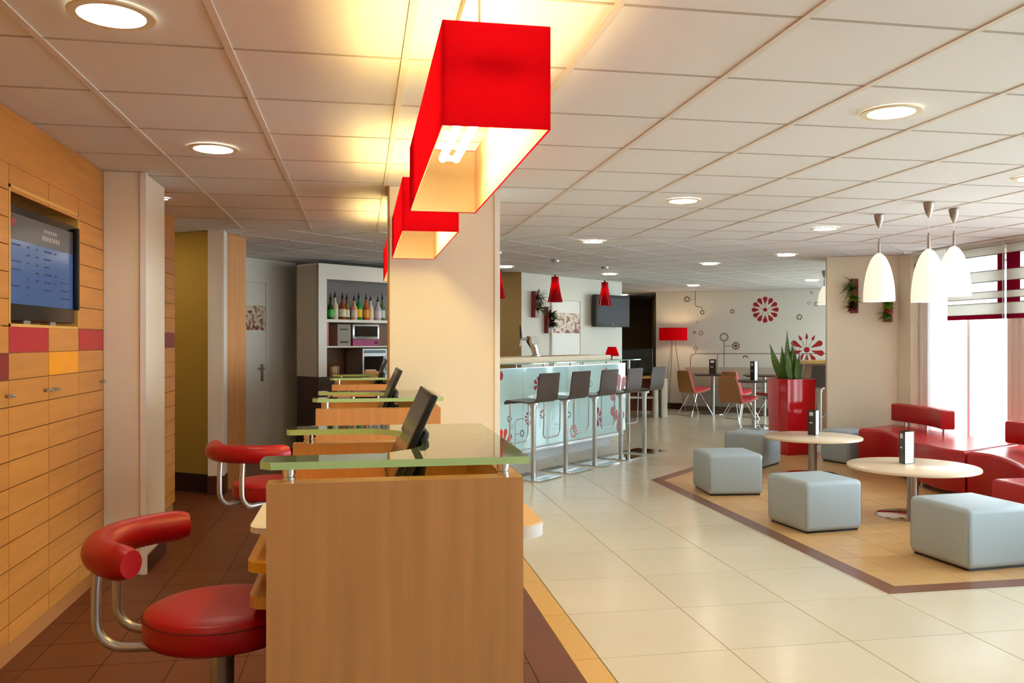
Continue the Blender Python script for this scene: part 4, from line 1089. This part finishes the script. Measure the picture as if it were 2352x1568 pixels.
# red planter with snake plant
t = thing('floor_planter', 'tall glossy red square planter with a snake plant', 'planter', (5.22, 9.63, 0), R(8))
MB().rbox(-.205, .205, -.205, .205, 0, .92, .006, 2, None, .9).build('pot', red_gloss, t)
MB().box(-.19, .19, -.19, .19, .90, .9215).build('soil', soil, t, 0)
rnd = random.Random(5)
spec_ = [(-.12, .05, .45, -20), (-.05, .0, .60, -1), (-.02, -.05, .42, 3), (.02, .04, .44, -4), (.05, -.04, .40, 7), (.09, .02, .46, 12), (.11, .0, .34, 26), (-.03, .08, .38, -7), (.03, -.10, .34, 3), (-.07, -.08, .36, -8), (.08, -.08, .32, 16), (0, 0, .47, 2), (.06, .09, .42, 9), (-.08, .03, .40, -5), (.0, -.12, .26, -3), (.04, .0, .38, 5)]
for x, y, h_, lean in spec_:
    a = R(lean); mb = MB(); w_ = .038
    v = []; f = []
    N = 7
    for i in range(N + 1):
        u = i / N; ww = w_ * (1 - u ** 3) * (.75 + .5 * math.sin(PI * min(u * 1.2, 1))) + .002
        cx = math.sin(a) * h_ * u; cz = math.cos(a) * h_ * u
        tw = .5 * u + rnd.uniform(-.05, .05)
        dx, dy = math.cos(tw + x * 6) * ww, math.sin(tw + x * 6) * ww
        v += [(cx - dx, -dy, cz), (cx + dy * .15, dx * .15 + .004, cz), (cx + dx, dy, cz), (cx - dy * .15, -dx * .15 - .004, cz)]
    for i in range(N):
        for k_ in range(4):
            b_ = (k_ + 1) % 4; f.append((4 * i + k_, 4 * i + 4 + k_, 4 * i + 4 + b_, 4 * i + b_))
    mb.add(v, f); mb.build('leaf', leaf_g, t, 60, (x, y, .922))

# ------------------------------------------------------------------ dining corner
def dchair(x, y, rz, label):
    t = thing('shell_chair', label, 'chair', (x, y, 0), rz, 'oak shell chairs with coral upholstery')
    prof = [(-.27, .83), (-.255, .74), (-.225, .60), (-.20, .50), (-.185, .455), (-.16, .43), (-.11, .43), (0, .45), (.10, .475), (.20, .50)]
    wd_ = [.17, .195, .215, .225, .225, .225, .22, .215, .21, .19]
    MB().strip(prof, wd_, -.012).build('shell', wood_shell, t, 60)
    MB().strip([(a + .004, b_ + .004) for a, b_ in prof], [w_ - .004 for w_ in wd_], .022).build('upholstery', pink_uph, t, 60)
    for sx, sy in ((1, 1), (1, -1), (-1, 1), (-1, -1)):
        MB().tube([(.03 * sx, .10 * sy, .43), (.24 * sx, .22 * sy, .006)], .006, 6).build('leg', chrome, t)
    MB().tube([(.24, -.22, .006), (.24, .22, .006)], .006, 6).build('floor_rod', chrome, t)
    MB().tube([(-.24, -.22, .006), (-.24, .22, .006)], .006, 6).build('floor_rod', chrome, t)
    MB().box(-.12, .12, -.11, .11, .416, .43).build('seat_plate', dark, t, 0)
dchair(5.80, 12.30, R(22), 'oak backed shell chair beside the red planter at the nearer square table')
dchair(6.10, 14.80, R(14), 'oak backed shell chair closest to the red floor lamp')
dchair(6.66, 14.1, R(20), 'oak backed shell chair half hidden behind the nearer square table')
dchair(6.72, 13.0, R(198), 'oak backed shell chair facing the nearer square table beside the planter')
def dtable(x, y, rz, label):
    t = thing('dining_table', label, 'table', (x, y, 0), rz, 'square pedestal tables of the dining corner')
    MB().rbox(-.35, .35, -.35, .35, .725, .75, .006, 1).build('tabletop', dbrown, t)
    MB().lathe([(.032, .01), (.032, .724)], 20).build('column', steel, t)
    MB().lathe([(.24, 0), (.24, .006), (.05, .012)], 32).build('base_plate', chrome, t)
    MB().box(-.15, .15, -.15, .15, .718, .725).build('mount_plate', dark, t, 0)
dtable(6.22, 12.68, R(10), 'small dark square pedestal table beside the red planter')
dtable(6.60, 15.14, R(-20), 'small dark square pedestal table near the red floor lamp')
dtable(7.35, 14.55, R(-20), 'small dark square pedestal table before the middle of the mural')
menu(6.2, 12.62, .751, R(274), 'menu stand with a pale side on the dark table beside the planter', .3, .12)
menu(6.55, 15.04, .751, R(337), 'dark menu stand on the table near the red floor lamp', .28, .13)
# banquette along the mural
MMb = wall_M(MW, MA)
t = thing('banquette', 'long grey beige banquette bench along the mural wall', 'bench')
gb = mat('greige leatherette', (190, 180, 166), .5)
MB().rbox(.62, 3.5, .10, .45, .06, .50, .03, 3, MMb).build('seat', gb, t)
MB().rbox(.62, 3.5, .45, .86, .03, .17, .025, 3, MMb).build('backrest', gb, t)
MB().box(.65, 3.47, .0, .10, .10, .46, MMb).build('plinth', mat('taupe plinth', (120, 98, 78), .5), t, 0)
# floor lamp
t = thing('floor_lamp', 'red drum shaded tripod floor lamp against the mural wall', 'floor lamp', (6.06, 15.82, 0))
pr = [(.275, 1.39), (.275, 1.64)]
MB().lathe(pr + [(a - .003, b_) for a, b_ in pr[::-1]], 40, None, False).build('shade', red_drum, t)
MB().lathe([(.03, 1.46), (.05, 1.52), (.03, 1.58)], 12).build('bulb', emitter('floor lamp bulb', (255, 226, 170), 70), t)
MB().lathe([(.02, 1.36), (.02, 1.46)], 10).build('socket', steel, t)
MB().box(-.273, .273, -.006, .006, 1.40, 1.405).box(-.006, .006, -.273, .273, 1.40, 1.405).build('shade_ring', steel, t, 0)
for a in (200, 320, 90):
    MB().tube([(.03 * math.cos(R(a)), .03 * math.sin(R(a)), 1.40), (.25 * math.cos(R(a)), .25 * math.sin(R(a)), .0)], .007, 8).build('leg', mat('taupe lamp leg', (130, 112, 90), .4, .6), t)
# high counter at the pier
t = thing('high_counter', 'bar height counter with a maple top beyond the cream pier', 'counter', (0, 0, 0))
MB().box(6.12, 8.6, 11.02, 11.62, 1.06, 1.10).build('top', maple_edge, t, 0)
MB().box(6.16, 8.5, 11.25, 11.55, 0, 1.06).build('body', mat('mocha laminate', (150, 112, 86), .5), t, 0)
barstool((6.06, 10.42, 0), R(84), 'dark shell bar stool standing at the high maple counter', 'dark shell bar stools')
# media console with a black television at the corridor
t = thing('media_console', 'white sided console with an oak top at the corridor mouth', 'console', (4.98, 14.85, 0), R(-12))
MB().box(-.42, .52, -.22, .22, .70, .735).build('top', maple_edge, t, 0)
MB().rbox(.28, .36, -.3, .22, 0, .70, .01, 2).build('side_panel', white_lam, t)
MB().rbox(.42, .52, -.3, .22, 0, .70, .01, 2).build('side_panel', white_lam, t)
MB().rbox(-.42, -.34, -.3, .22, 0, .70, .01, 2).build('side_panel', white_lam, t)
MB().box(-.34, .28, .0, .03, .1, .70).build('back_panel', mat('dark red panel', (110, 30, 24), .4), t, 0)
MB().box(-.34, .28, -.25, .2, .34, .37).build('shelf', white_lam, t, 0)
t = thing('console_television', 'large black television on the corridor console', 'television', (4.98, 14.85, .7355), R(-12))
MB().rbox(-.30, .30, -.03, .03, .05, .50, .015, 3).build('casing', black, t)
MB().box(-.28, .28, -.0325, -.0305, .08, .48).build('display', mat('black screen', (14, 12, 12), .15), t, 0)
MB().rbox(-.14, .14, -.1, .1, 0, .015, .004, 1).build('foot', black, t)
MB().box(-.05, .05, -.015, .015, .015, .06).build('stand', black, t, 0)
